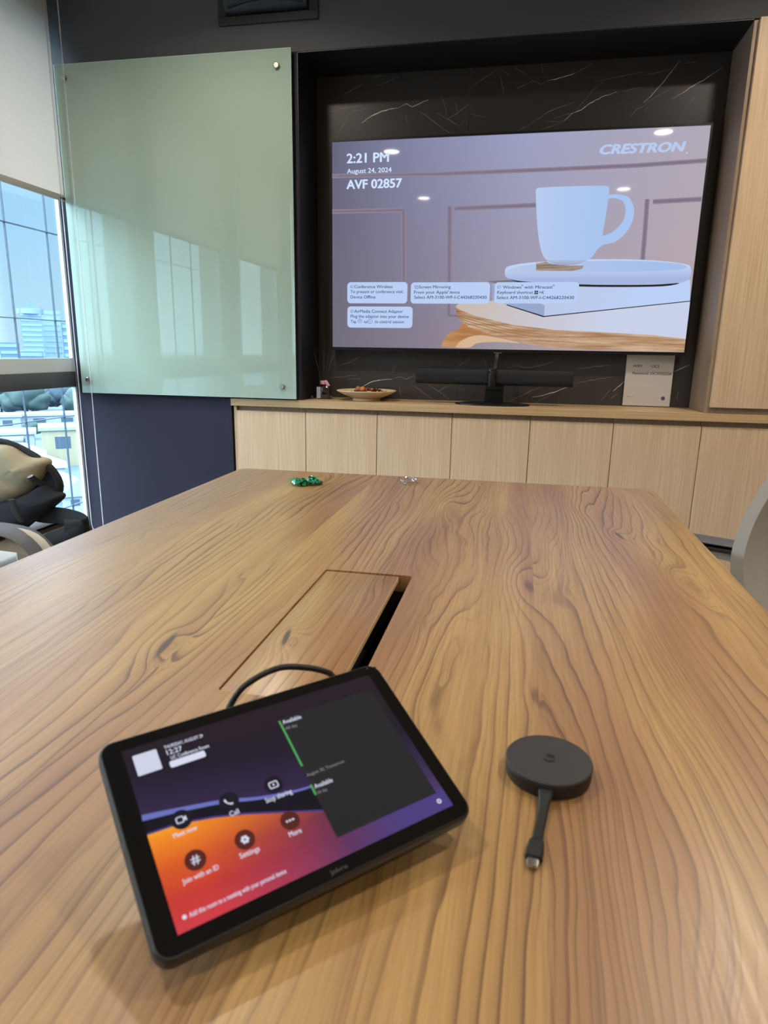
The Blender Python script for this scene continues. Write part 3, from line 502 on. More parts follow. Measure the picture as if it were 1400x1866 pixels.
# ------------------------------------------------------------------ television
TVZ = 1.5367
TVD = {'mug': [[0.1132, 0.2196], [0.1208, 0.2258], [0.1845, 0.2282], [0.2992, 0.2288], [0.3901, 0.2269], [0.4084, 0.2242], [0.4117, 0.2027], [0.4091, 0.1491], [0.4028, 0.0731], [0.3954, 0.0072], [0.3751, -0.0348], [0.3596, -0.0546], [0.3319, -0.0699], [0.3034, -0.0785], [0.2449, -0.0822], [0.2029, -0.0747], [0.178, -0.0607], [0.1583, -0.0355], [0.1396, 0.0235], [0.1246, 0.1129]], 'h_out': [[0.405, 0.1901], [0.4442, 0.1932], [0.4845, 0.1834], [0.5074, 0.1571], [0.5176, 0.1245], [0.5121, 0.0814], [0.4883, 0.0383], [0.4515, 0.0082], [0.4067, -0.003], [0.3745, -0.028]], 'h_in': [[0.4009, 0.1741], [0.431, 0.1786], [0.4635, 0.169], [0.4793, 0.1471], [0.4827, 0.1146], [0.4724, 0.0823], [0.4416, 0.0503], [0.4144, 0.0366], [0.3977, 0.0314], [0.3827, 0.0074]], 'tray': [[0.0043, -0.0994], [0.0179, -0.0846], [0.0893, -0.0719], [0.208, -0.0646], [0.3251, -0.0597], [0.441, -0.0593], [0.5558, -0.0623], [0.6698, -0.0708], [0.7405, -0.0818], [0.7622, -0.0954], [0.7661, -0.1264], [0.757, -0.143], [0.7248, -0.1549], [0.6235, -0.1605], [0.4511, -0.1609], [0.2748, -0.1568], [0.0947, -0.1479], [0.0273, -0.1367], [0.0057, -0.1225]], 'tray_in': [[0.0191, -0.103], [0.0484, -0.0885], [0.1138, -0.0791], [0.2321, -0.0707], [0.4417, -0.0661], [0.6135, -0.071], [0.7157, -0.0804], [0.7486, -0.093], [0.7184, -0.1025], [0.6176, -0.1078], [0.446, -0.1099], [0.2355, -0.1117], [0.0922, -0.1121]], 'tray_sh': [[0.0274, -0.1378], [0.2749, -0.1579], [0.4512, -0.1621], [0.6237, -0.1616], [0.7249, -0.156], [0.6586, -0.1688], [0.4521, -0.1712], [0.2757, -0.1671], [0.0953, -0.156]], 'cube': [[0.135, -0.0737], [0.1786, -0.0676], [0.1995, -0.077], [0.2686, -0.0837], [0.3332, -0.0846], [0.3284, -0.097], [0.2881, -0.1055], [0.1372, -0.1035]], 'cubetop': [[0.135, -0.0737], [0.1786, -0.0676], [0.1995, -0.077], [0.2686, -0.0837], [0.1856, -0.0813]], 'bookf': [[0.1829, -0.2464], [-0.0508, -0.1568], [0.3226, -0.163], [0.7659, -0.1431], [0.7751, -0.2261], [0.1839, -0.2911]], 'books': [[-0.051, -0.1544], [0.1829, -0.2464], [0.1839, -0.2911], [0.0283, -0.2455], [-0.0442, -0.2274]], 'booktop': [[-0.0736, -0.146], [0.0215, -0.1412], [0.3344, -0.1631], [0.0231, -0.1645]], 'bookl': [[0.022, -0.2419], [0.18, -0.2875], [0.7747, -0.2227], [0.7755, -0.2295], [0.1806, -0.2958], [0.0186, -0.2467]], 'ttop': [[-0.2038, -0.2502], [-0.1929, -0.2407], [-0.1208, -0.2328], [-0.0442, -0.2274], [0.0283, -0.2455], [0.1839, -0.2911], [0.7751, -0.2261], [0.7773, -0.3816], [0.6468, -0.3667], [0.4707, -0.3586], [0.2308, -0.3492], [0.0461, -0.3288], [-0.1176, -0.2925], [-0.1815, -0.2682]], 'tedge': [[-0.205, -0.2502], [-0.1996, -0.2862], [-0.1819, -0.3128], [-0.1402, -0.3406], [-0.0126, -0.3805], [0.1132, -0.4092], [0.2248, -0.4257], [0.3583, -0.43], [0.7757, -0.434], [0.7772, -0.3804], [0.6467, -0.3655], [0.4705, -0.3574], [0.2307, -0.348], [0.046, -0.3276], [-0.1177, -0.2913], [-0.1816, -0.2671]], 'plies': [[[-0.2033, -0.2598], [-0.1744, -0.2863], [-0.1107, -0.3045], [0.0469, -0.3408], [0.2318, -0.3611], [0.4718, -0.3704], [0.77, -0.3874]], [[-0.2016, -0.2694], [-0.1713, -0.2971], [-0.1076, -0.3159], [0.0501, -0.3528], [0.2328, -0.3736], [0.4731, -0.3833], [0.7712, -0.3967]], [[-0.1999, -0.279], [-0.1683, -0.308], [-0.1044, -0.3274], [0.0534, -0.3648], [0.2338, -0.3861], [0.4744, -0.3963], [0.7723, -0.406]], [[-0.1982, -0.2886], [-0.1652, -0.3189], [-0.1013, -0.3389], [0.0567, -0.3768], [0.2348, -0.3987], [0.4757, -0.4093], [0.7734, -0.4153]]], 'leg': [[-0.2634, -0.4277], [-0.2519, -0.3956], [-0.2276, -0.3674], [-0.1903, -0.3491], [-0.1663, -0.3225], [-0.1147, -0.3467], [-0.0253, -0.3781], [0.0384, -0.401], [-0.0618, -0.3952], [-0.1242, -0.4051], [-0.161, -0.4298]], 'leg2': [[-0.1992, -0.4299], [-0.1751, -0.4016], [-0.1131, -0.377], [-0.0376, -0.3806], [0.0884, -0.4069], [-0.0112, -0.4036], [-0.0987, -0.4099], [-0.1356, -0.4296]], 'rails': [[[[-0.7794, 0.2997], [-0.2932, 0.2931], [0.179, 0.296], [0.5166, 0.2997], [0.7742, 0.3088]], 0.01], [[[-0.7793, 0.1533], [-0.4546, 0.1527]], 0.011], [[[-0.4509, 0.1526], [-0.4426, -0.1431]], 0.013], [[[-0.2475, 0.164], [-0.238, -0.1312], [-0.2335, -0.2921]], 0.013], [[[-0.2262, 0.1533], [0.1176, 0.1594]], 0.011], [[[-0.2335, -0.2921], [-0.1955, -0.2922]], 0.01], [[[0.5639, 0.1715], [0.5675, 0.0583], [0.5697, -0.0648]], 0.011], [[[0.5873, 0.1612], [0.7732, 0.1664]], 0.011]], 'cards': [[[-0.7042, -0.2401], [-0.4246, -0.148]], [[-0.409, -0.2406], [-0.0562, -0.1497]], [[-0.0361, -0.2392], [0.3215, -0.1504]], [[-0.7034, -0.3478], [-0.3983, -0.2539]]], 'small': [['Conference Wireless', -0.6704, -0.4932, -0.1738, 0.013300000000000006], ['To present or conference visit:', -0.6887, -0.4424, -0.1955, 0.013399999999999995], ['Device Offline', -0.6885, -0.5715, -0.2187, 0.013399999999999995], ['Screen Mirroring', -0.3727, -0.2298, -0.1754, 0.0131], ['From your Apple', -0.3936, -0.2426, -0.1979, 0.0131], ['device', -0.2338, -0.1887, -0.1981, 0.0131], ['Select AM-3100-WF-I-C44268220430', -0.3929, -0.0692, -0.2196, 0.013299999999999979], ['Windows', -0.0006, 0.0787, -0.1771, 0.012800000000000006], ['with Miracast', 0.0919, 0.2111, -0.1769, 0.012800000000000006], ['Keyboard shortcut', -0.0237, 0.1299, -0.1986, 0.012899999999999995], ['+K', 0.1563, 0.178, -0.199, 0.012800000000000006], ['Select AM-3100-WF-I-C44268220430', -0.0249, 0.3042, -0.2204, 0.013000000000000012], ['AirMedia Connect Adaptor', -0.6707, -0.4426, -0.2815, 0.013599999999999945], ['Plug the adaptor into your device', -0.6878, -0.4161, -0.3037, 0.013700000000000045], ['Tap', -0.6876, -0.6609, -0.3272, 0.013600000000000001], ['or', -0.6238, -0.6039, -0.3273, 0.013600000000000001], ['to control session', -0.5736, -0.4375, -0.3268, 0.013600000000000001]], 'reg': [['®', -0.243, -0.2367, -0.1891, 0.005999999999999978], ['®', 0.0792, 0.0864, -0.1674, 0.0068999999999999895], ['®', 0.2115, 0.2186, -0.1676, 0.0068999999999999895]], 'big': [['2:21 PM', -0.7071, -0.5205, 0.34924999999999995, 0.0378], ['August 24, 2024', -0.7068, -0.5071, 0.30725, 0.019100000000000006], ['AVF 02857', -0.7076, -0.4609, 0.24475000000000002, 0.03620000000000001]], 'brand': ['CRESTRON', 0.3629, 0.688, 0.34609999999999996, 0.03460000000000002], 'branddot': [0.6962, 0.3487], 'winlogo': [[0.136, -0.2005], [0.1517, -0.1856]], 'icons': [[-0.6823, -0.167], [-0.3856, -0.1687], [-0.0169, -0.17], [-0.6814, -0.2746], [-0.6438, -0.3192], [-0.5961, -0.3193]]}
tvr = thing('television', 'large wall mounted television showing a mug on a stool', 'television', (0, .03, TVZ))
bez = P('black_bezel', lin(14, 14, 16), .3); W2, H2 = .775, .4359
mb = MB(); mb.box((-W2-.008, .0015, TVZ-H2-.014), (W2+.008, .040, TVZ+H2+.008), bez, .003); build('housing', mb, tvr)
mb = MB()
for a, b in (((-W2-.008, -.0035, TVZ-H2-.014), (-W2-.0005, .0015, TVZ+H2+.008)), ((W2+.0005, -.0035, TVZ-H2-.014), (W2+.008, .0015, TVZ+H2+.008)), ((-W2-.0005, -.0035, TVZ-H2-.014), (W2+.0005, .0015, TVZ-H2-.0005)), ((-W2-.0005, -.0035, TVZ+H2+.0005), (W2+.0005, .0015, TVZ+H2+.008))): mb.box(a, b, bez)
build('bezel', mb, tvr, smooth=0)
def scr(name, col, k=1.0, rough=.035): return P(name, (.004, .004, .005, 1), rough, spec=.32, emis=col, estr=k)
def bg_mat():
    mt = scr('screen_backdrop', lin(150, 150, 175)); q = NT(mt.node_tree); b = mt.node_tree.nodes['Principled BSDF']
    t = q.n('ShaderNodeTexCoord'); s = q.n('ShaderNodeSeparateXYZ', {0: t.outputs['Object']})
    u = q.m('MULTIPLY_ADD', s.outputs[0], 1/1.55, .5); v = q.m('MULTIPLY_ADD', s.outputs[2], 1/.872, .5)
    top = q.ramp(u, [(0, lin(100, 100, 126)), (.25, lin(132, 134, 166)), (.55, lin(156, 160, 194)), (1, lin(176, 168, 182))])
    bot = q.ramp(u, [(0, lin(112, 108, 122)), (.3, lin(136, 126, 142)), (.6, lin(164, 152, 162)), (1, lin(186, 166, 166))])
    q.L.new(q.mix(v, bot, top), b.inputs['Emission Color']); return mt
tv_bg = bg_mat()
def grad(name, ca, cb, axis, lo, hi):
    mt = scr(name, ca); q = NT(mt.node_tree); b = mt.node_tree.nodes['Principled BSDF']; t = q.n('ShaderNodeTexCoord'); s = q.n('ShaderNodeSeparateXYZ', {0: t.outputs['Object']})
    f = q.m('MULTIPLY_ADD', s.outputs[axis], 1/(hi-lo), -lo/(hi-lo), clamp=True); q.L.new(q.mix(f, ca, cb), b.inputs['Emission Color']); return mt
def tv_wood(name, ca, cb, sz):
    mt = scr(name, ca); q = NT(mt.node_tree); b = mt.node_tree.nodes['Principled BSDF']; t = q.n('ShaderNodeTexCoord'); s = q.n('ShaderNodeSeparateXYZ', {0: t.outputs['Object']})
    n = q.noise(q.vec(q.m('MULTIPLY', s.outputs[0], 4.0), q.m('MULTIPLY', s.outputs[2], sz)), 1.0, 3.0, .6); q.L.new(q.mix(q.ramp(n, [(.35, (0, 0, 0, 1)), (.65, (1, 1, 1, 1))]), ca, cb), b.inputs['Emission Color']); return mt
def soft(pts, k=4):
    return [(p.x, p.y) for p in smooth_path([(a, b, 0) for a, b in list(pts)+[pts[0]]], k)][:-1]
c_rail = scr('screen_rail', lin(126, 114, 132)); c_rail2 = scr('screen_rail_soft', lin(140, 130, 148)); c_mug = grad('screen_mug', lin(184, 204, 240), lin(168, 196, 238), 0, .10, .36); c_mugsh = grad('screen_mug_foot', lin(150, 158, 184), lin(186, 200, 232), 2, -.085, -.05); c_tray = grad('screen_tray', lin(164, 182, 222), lin(192, 210, 242), 2, -.14, -.09); c_trin = grad('screen_tray_floor', lin(182, 198, 230), lin(164, 190, 234), 0, 0, .6)
c_shad = scr('screen_dark_line', lin(40, 34, 34)); c_book = grad('screen_book_front', lin(186, 194, 222), lin(186, 208, 246), 0, .0, .6); c_spine = scr('screen_book_spine', lin(150, 166, 204)); c_cube = tv_wood('screen_wood_block', lin(176, 160, 148), lin(120, 104, 92), 160.0); c_grey = scr('screen_shadow_grey', lin(120, 116, 122))
c_ttop = grad('screen_stool_top', lin(200, 186, 176), lin(200, 208, 232), 0, -.15, .45); c_edge = tv_wood('screen_plywood', lin(206, 176, 146), lin(160, 118, 82), 60.0); c_ply = scr('screen_plywood_line', lin(140, 100, 70)); c_leg = tv_wood('screen_stool_leg', lin(200, 152, 106), lin(168, 116, 70), 30.0); c_leg2 = scr('screen_stool_leg_light', lin(212, 180, 146))
c_card = scr('screen_card', lin(184, 206, 244)); c_ink = scr('screen_ink', lin(48, 58, 78)); c_white = scr('screen_white', lin(206, 226, 255)); c_brand = scr('screen_brand', lin(182, 200, 234))
mb = MB(); pl = XZ(.0012); L = [0]
def lay(): L[0] += 1; return .0001+L[0]*.00006
mb.flat([(-W2, TVZ-H2), (W2, TVZ-H2), (W2, TVZ+H2), (-W2, TVZ+H2)], pl, 0, tv_bg)
tz = lambda pts: [(a, b+TVZ) for a, b in pts]
for pts, wd in TVD['rails']: mb.strip(tz(pts), wd*1.7, pl, lay(), c_rail2)
for pts, wd in TVD['rails']: mb.strip(tz(pts), wd*.8, pl, lay(), c_rail)
for key, mm in (('leg', c_leg), ('leg2', c_leg2), ('tedge', c_edge)): mb.flat(soft(tz(TVD[key])) if key != 'tedge' else tz(TVD[key]), pl, lay(), mm)
for k in TVD['plies']: kk = [(p.x, p.y) for p in smooth_path([(a, b, 0) for a, b in tz(k)], 5)]; mb.strip(kk, [.0034*max(.12, 1-1.1*i/len(kk)) for i in range(len(kk))], pl, lay(), c_ply)
for key, mm in (('ttop', c_ttop), ('bookl', c_shad), ('bookf', c_book), ('books', c_spine), ('booktop', c_grey), ('tray_sh', c_shad), ('tray', c_tray), ('tray_in', c_trin), ('cube', c_cube)): mb.flat(soft(tz(TVD[key])) if key in ('tray', 'tray_in', 'tray_sh') else tz(TVD[key]), pl, lay(), mm)
sm_ = lambda pts: [(p.x, p.y) for p in smooth_path([(a, b, 0) for a, b in pts], 5)]
ho, hi = sm_(tz(TVD['h_out'])), sm_(tz(TVD['h_in'])); d = lay()
mb.add([pl(a, b, d) for a, b in ho]+[pl(a, b, d) for a, b in hi], [(i, i+1, len(ho)+i+1, len(ho)+i) for i in range(len(ho)-1)], c_mug)
mg = tz(TVD['mug']); mb.flat(mg[:7]+sm_(mg[7:])[1:], pl, lay(), c_mug)
mb.flat([(a, b) for a, b in sm_(mg[7:]) if b < min(p[1] for p in mg)+.022], pl, lay(), c_mugsh)
for (a, b) in TVD['cards']:
    (x0, z0), (x1, z1) = a, b; mb.flat(rrect(x0, z0+TVZ, x1, z1+TVZ, .016), pl, lay(), c_card)
d = lay()
for s_, x0, x1, z, h in TVD['small']: mb.text(s_, x0, x1, z+TVZ, h, pl, d, c_ink, .008)
for s_, x0, x1, z, h in TVD['reg']: mb.text(s_, x0, x1, z+TVZ, h, pl, d, c_ink, .01)
for (s_, x0, x1, z, h), bo in zip(TVD['big'], (.03, .018, .034)): mb.text(s_, x0, x1, z+TVZ, h, pl, d, c_white, bo)
s_, x0, x1, z, h = TVD['brand']; mb.text(s_, x0, x1, z+TVZ, h, pl, d, c_brand, .055, .22); bx, bz = TVD['branddot']; mb.flat(circle(bx, bz+TVZ-.01, .004, 10), pl, d, c_brand)
(x0, z0), (x1, z1) = TVD['winlogo']; xm, zm = (x0+x1)/2, (z0+z1)/2
for a, b in ((0, 0), (1, 0), (0, 1), (1, 1)):
    xa = x0 if a == 0 else xm+.0006; xb = xm-.0006 if a == 0 else x1; za = z0 if b == 0 else zm+.0006; zb = zm-.0006 if b == 0 else z1
    mb.flat([(xa, za+TVZ), (xb, za+TVZ), (xb, zb+TVZ), (xa, zb+TVZ)], pl, d, c_ink)
def ring2(loop, wd): return list(loop)+[loop[0]]
for k, (ix, iz) in enumerate(TVD['icons']):
    iz += TVZ
    if k < 4:
        mb.strip(ring2(rrect(ix-.0065, iz-.005, ix+.0065, iz+.005, .0012, 2), 0), .0011, pl, d, c_ink)
        if k == 1: mb.strip(ring2(rrect(ix-.003, iz-.008, ix+.010, iz+.002, .0012, 2), 0), .0011, pl, d, c_ink)
        elif k == 3: mb.strip([(ix-.005, iz-.006), (ix+.005, iz+.006)], .0013, pl, d, c_ink)
        else: mb.strip(arc(ix-.006, iz-.004, .005, 0, PI/2, 5), .0010, pl, d, c_ink)
    else:
        mb.strip(arc(ix, iz, .0095, -1.1 if k == 4 else .6, 4.2 if k == 4 else 5.7, 20), .0014, pl, d, c_ink)
        if k == 4: mb.strip([(ix, iz-.008), (ix, iz+.005)], .0014, pl, d, c_ink); mb.strip([(ix-.004, iz+.001), (ix, iz+.005), (ix+.004, iz+.001)], .0014, pl, d, c_ink)
        else: mb.strip([(ix+.004, iz+.004), (ix-.004, iz), (ix+.004, iz-.004)], .0014, pl, d, c_ink); mb.strip([(ix+.011, iz-.006), (ix+.011, iz+.006)], .0014, pl, d, c_ink)
build('screen', mb, tvr, smooth=0)
mb = MB(); mb.box((-.024, -.006, TVZ-H2-.0175), (.010, .004, TVZ-H2-.0135), steel, .0005, 1); build('logo_tab', mb, tvr)
mb = MB(); mb.box((-.25, .040, TVZ-.2), (.25, .0595, TVZ+.2), black_metal); build('wall_bracket', mb, tvr, smooth=0)

# ------------------------------------------------------------------ video bar on its stand
vb = thing('video_bar', 'long black fabric video bar on a round based stand under the television', 'video bar', (-.018, -.11, ZC))
fab = P('black_speaker_fabric', lin(34, 34, 37), .8, bump=(2500, .5)); satin = P('satin_black', lin(22, 22, 24), .35)
mb = MB(); bm = bmesh.new(); bmesh.ops.create_cube(bm, size=1.0)
for v in bm.verts: v.co = Vector((-.0175+v.co.x*.674, -.112+v.co.y*.062, .981+v.co.z*.066))
bmesh.ops.bevel(bm, geom=[e for e in bm.edges if abs((e.verts[0].co-e.verts[1].co).x) > .1], offset=.022, segments=6, profile=.5, affect='EDGES')
mb.bm(bm, fab); body = build('speaker_body', mb, vb)
mb = MB(); mb.text('Jabra', -.327, -.300, .979, .009, XZ(-.1431), .0003, P('grey_print', lin(120, 120, 122), .5), .01); build('lettering', mb, body, smooth=0)
mb = MB(); mb.lathe([(0, .943), (.0165, .943), (.0175, .946), (.0175, 1.017), (.0165, 1.020), (0, 1.020)], satin, (-.022, -.140, 0), 32); cm = build('camera_module', mb, vb)
lens_m = P('camera_lens', lin(10, 10, 14), .08, coat=1.0)
for a in (-.6, 0, .6):
    dx, dy = math.sin(a), -math.cos(a); mb = MB(); bm = bmesh.new(); bmesh.ops.create_cone(bm, cap_ends=True, segments=20, radius1=.0048, radius2=.004, depth=.002)
    M = Matrix.Translation((-.022+dx*.0175, -.140+dy*.0175, 1.004)) @ Vector((dx, dy, 0)).to_track_quat('Z', 'Y').to_matrix().to_4x4(); mb.bm(bm, lens_m, M); build('lens', mb, cm)
mb = MB(); mb.box((-.052, -.092, ZC+.006), (.030, -.076, 1.0), satin, .003); build('stand_post', mb, vb)
mb = MB(); mb.box((-.050, -.118, .925), (.028, -.070, .949), satin, .004); build('clamp', mb, vb)
mb = MB()
prof = [(0, 0), (.162, 0), (.164, .002), (.163, .005), (.150, .007), (0, .008)]
n0 = len(mb.v); mb.lathe(prof, satin, (0, 0, 0), 48); mb.v = [(-.017+x, -.1075+y*.58, ZC+z) for x, y, z in mb.v]; build('stand_base', mb, vb)
mb = MB(); mb.tube([(-.010, -.012, 1.083), (-.010, -.02, 1.06), (-.012, -.05, 1.03), (-.012, -.08, 1.01)], .010, satin, 8); build('mount_arm', mb, vb)

# ------------------------------------------------------------------ notice
SG = [[0.5534, 0.867], [0.7508, 0.8684]]
nx0, nx1 = SG[0][0], SG[1][0]; nz0 = ZC+.004; nz1 = nz0+(nx1-nx0)*1.42
sg = thing('notice_sign', 'white paper notice with the wifi password standing under the television corner', 'sign', ((nx0+nx1)/2, .048, ZC))
paper = P('white_paper', lin(226, 220, 214), .55); ink = P('dark_blue_ink', lin(30, 28, 66), .5); greyink = P('grey_ink', lin(96, 86, 110), .5); acr = glass_mat('clear_acrylic', (.98, .98, .98, 1), .8)
mb = MB(); mb.box((nx0, .0470, nz0), (nx1, .0476, nz1), paper)
PXH = (nx1-nx0)/85.3
p = XZ(.0470)
def nrow(py): return nz0 + (739.5-py)*(nx1-nx0)/85.5*1.03
mb.text('WIFI', nx0+13*PXH*1.0, nx0+28.5*PXH, nrow(669.5), .0115, p, .0004, ink, .015, .25)
mb.text(': OCS', nx0+42*PXH, nx0+60*PXH, nrow(669.5), .0115, p, .0004, ink, .015, .25)
mb.text('Password: OCS!!2022#', nx0+12*PXH, nx0+83*PXH, nrow(682.5), .0115, p, .0004, ink, .015, .25)
mb.flat(circle(nx0+72.5*PXH, nrow(725), .0085, 24), p, .0004, greyink)
mb.flat(circle(nx0+8*PXH, nrow(723.5), .0018, 12), p, .0004, ink); mb.strip([(nx0+9*PXH, nrow(723.5)), (nx0+20*PXH, nrow(723.5))], .0010, p, .0004, greyink)
build('paper', mb, sg, smooth=0)
mb = MB(); mb.box((nx0-.003, .0448, ZC+.0005), (nx1+.002, .0462, nz1), acr); mb.box((nx0-.003, .0482, ZC+.0005), (nx1+.002, .0496, nz1), acr); mb.box((nx0-.003, .0395, ZC+.0003), (nx1+.002, .0565, ZC+.0025), acr); build('acrylic_holder', mb, sg, smooth=0)

# ------------------------------------------------------------------ reed diffuser, stopper, bowl
DX, DY = -.797, -.070
rd = thing('reed_diffuser', 'small dark glass reed diffuser bottle with a pink ribbon on the worktop', 'diffuser', (DX, DY, ZC))
dglass = P('dark_glass', lin(64, 34, 36), .04, spec=.8, trans=.6, coat=1.0); pink = P('pink_ribbon', lin(226, 164, 176), .4); paperblue = P('blue_white_label', lin(170, 186, 214), .5); reedm = P('dark_reed', lin(70, 62, 58), .7)
mb = MB(); bm = bmesh.new(); bmesh.ops.create_cube(bm, size=1.0)
for v in bm.verts: v.co = Vector((DX+v.co.x*.066, DY+v.co.y*.05, ZC+.0305+v.co.z*.060))
bmesh.ops.bevel(bm, geom=bm.edges[:], offset=.008, segments=3, profile=.5, affect='EDGES'); mb.bm(bm, dglass); build('bottle', mb, rd)
mb = MB(); mb.lathe([(.012, .058), (.012, .080), (.015, .081), (.015, .086), (.009, .086)], dglass, (DX, DY, ZC), 24); build('neck', mb, rd)
mb = MB(); mb.lathe([(.0125, .066), (.0165, .068), (.0172, .078), (.0160, .0845), (.0125, .0845)], pink, (DX-.001, DY, ZC), 20)
mb.tube(smooth_path([(DX+.008, DY-.014, ZC+.081), (DX+.018, DY-.017, ZC+.073), (DX+.026, DY-.016, ZC+.060)], 4), [.008]*9, pink, 8, flat=(.25, 1.0), up=(0, 1, 0)); build('ribbon', mb, rd)
mb = MB(); mb.box((DX-.0285, DY-.0262, ZC+.004), (DX-.010, DY-.0252, ZC+.056), paperblue); build('paper_label', mb, rd, smooth=0)
for k, (ex, ez) in enumerate(((-.047, .215), (.018, .20), (.030, .19), (-.010, .21))):
    mb = MB(); mb.tube([(DX, DY, ZC+.03), (DX+ex, DY+.01*k, ZC+ez)], .0012, reedm, 6); build('reed', mb, rd)
mb = MB(); mb.lathe([(0, 0), (.007, .0005), (.0095, .006), (.008, .012), (.004, .015), (0, .0155)], P('clear_stopper_glass', lin(120, 112, 110), .08, trans=.5, coat=1.0), (-.852, -.085, ZC), 20)
solo('glass_stopper', mb, 'tiny round glass stopper left of the reed diffuser', 'stopper', (-.852, -.085, ZC))
BX, BY, BR = -.5925, -.075, .137
ceramic = P('cream_ceramic', lin(222, 198, 160), .5, bump=(60, .15))
mb = MB(); mb.lathe([(0, .0), (.064, .0), (.064, .010), (.070, .0125), (.100, .024), (.128, .037), (.137, .0425), (.1375, .0455), (.134, .0465), (.118, .038), (.09, .0285), (.05, .0235), (0, .0225)], ceramic, (BX, BY, ZC), 64)
solo('pedestal_bowl', mb, 'shallow cream footed bowl holding dried petals on the worktop', 'bowl', (BX, BY, ZC))
pots = [P('petal_red', lin(96, 20, 22), .7), P('petal_dark', lin(58, 18, 18), .8), P('petal_brown', lin(120, 62, 34), .8), P('petal_rose', lin(172, 104, 84), .7)]
mb = MB()
for k in range(130):
    a = random.uniform(0, 2*PI); rr_ = .088*math.sqrt(random.random()); s_ = random.uniform(.0045, .0085)
    bm = bmesh.new(); bmesh.ops.create_icosphere(bm, subdivisions=1, radius=s_)
    for v in bm.verts: v.co = Vector((v.co.x*random.uniform(.7, 1.2), v.co.y*random.uniform(.7, 1.2), v.co.z*.45))
    M = Matrix.Translation((BX+.012+rr_*math.cos(a), BY+rr_*math.sin(a), ZC+.0345+.018*(1-rr_/.09)+random.uniform(-.002, .006))) @ Matrix.Rotation(random.uniform(-.8, .8), 4, 'X') @ Matrix.Rotation(random.uniform(-.8, .8), 4, 'Y')
    mb.bm(bm, random.choice(pots), M)
solo('potpourri', mb, 'heap of dark red dried petals in the cream bowl', 'potpourri', (BX, BY, ZC+.024), kind='stuff', smooth=0)
for nm, x, y, r_, mm, lb in (('dried_orange', BX-.008, BY-.045, .0125, P('dried_orange', lin(206, 128, 58), .6, bump=(200, .5)), 'small orange dried fruit on top of the petals in the bowl'), ('dried_pod', BX-.032, BY-.03, .0125, P('dried_pod', lin(170, 112, 84), .7, bump=(200, .5)), 'brown round pod left of the orange fruit in the bowl')):
    mb = MB(); bm = bmesh.new(); bmesh.ops.create_icosphere(bm, subdivisions=3, radius=r_)
    for v in bm.verts: v.co *= 1+.05*math.sin(7*math.atan2(v.co.y, v.co.x))
    mb.bm(bm, mm, Matrix.Translation((x, y, ZC+.052))); solo(nm, mb, lb, 'potpourri piece', (x, y, ZC+.04))

# ------------------------------------------------------------------ air vent on the bulkhead
vent = thing('air_vent', 'black jet air vent with square frame on the dark wall above the glass board', 'vent', (-.984, YW, 2.36))
vb_m = P('vent_black', lin(40, 41, 44), .5)
vx0, vx1, vz0, vz1 = -1.194, -.772, 2.360, 2.56
mb = MB()
ix0, ix1, iz0 = -1.158, -.808, 2.391
for a, b in (((vx0, YW-.010, vz0), (vx1, YW, iz0)), ((vx0, YW-.010, iz0), (ix0, YW, vz1)), ((ix1, YW-.010, iz0), (vx1, YW, vz1)), ((ix0, YW-.010, vz1-.03), (ix1, YW, vz1))): mb.box(a, b, vb_m, .0015, 1)
build('frame', mb, vent)
drum = P('vent_drum', lin(24, 25, 27), .35)
mb = MB(); vs = []; fs = []; n = 16; zc_ = 2.4605
for i in range(n+1):
    a = -PI/2+PI*i/n; bulge = math.cos(a)
    for x in (ix0+.004, ix1-.004): vs.append((x, YW-.004-.050*bulge, zc_+.068*math.sin(a)))
for i in range(n): fs.append((2*i, 2*i+1, 2*i+3, 2*i+2))
mb.add(vs, fs, drum)
for x in (ix0+.004, ix1-.004): mb.add([v for v in vs if abs(v[0]-x) < 1e-6], [tuple(range(n+1))], drum)
build('drum', mb, vent)
mb = MB()
for zz, yy in ((2.408, .036), (2.436, .050), (2.464, .054)):
    pts = [(ix0+.02+(ix1-ix0-.04)*k/16, YW-.004-yy-.018*math.sin(PI*k/16), zz+.012*math.sin(PI*k/16)) for k in range(17)]
    mb.tube(pts, .006, vb_m, 8, flat=(.5, 1.4), up=(0, 0, 1))
build('blades', mb, vent)
mb = MB(); mb.box((-1.03, YW-.066, 2.430), (-.965, YW-.062, 2.446), P('vent_tag', lin(130, 128, 122), .5)); build('tag', mb, vent, smooth=0)

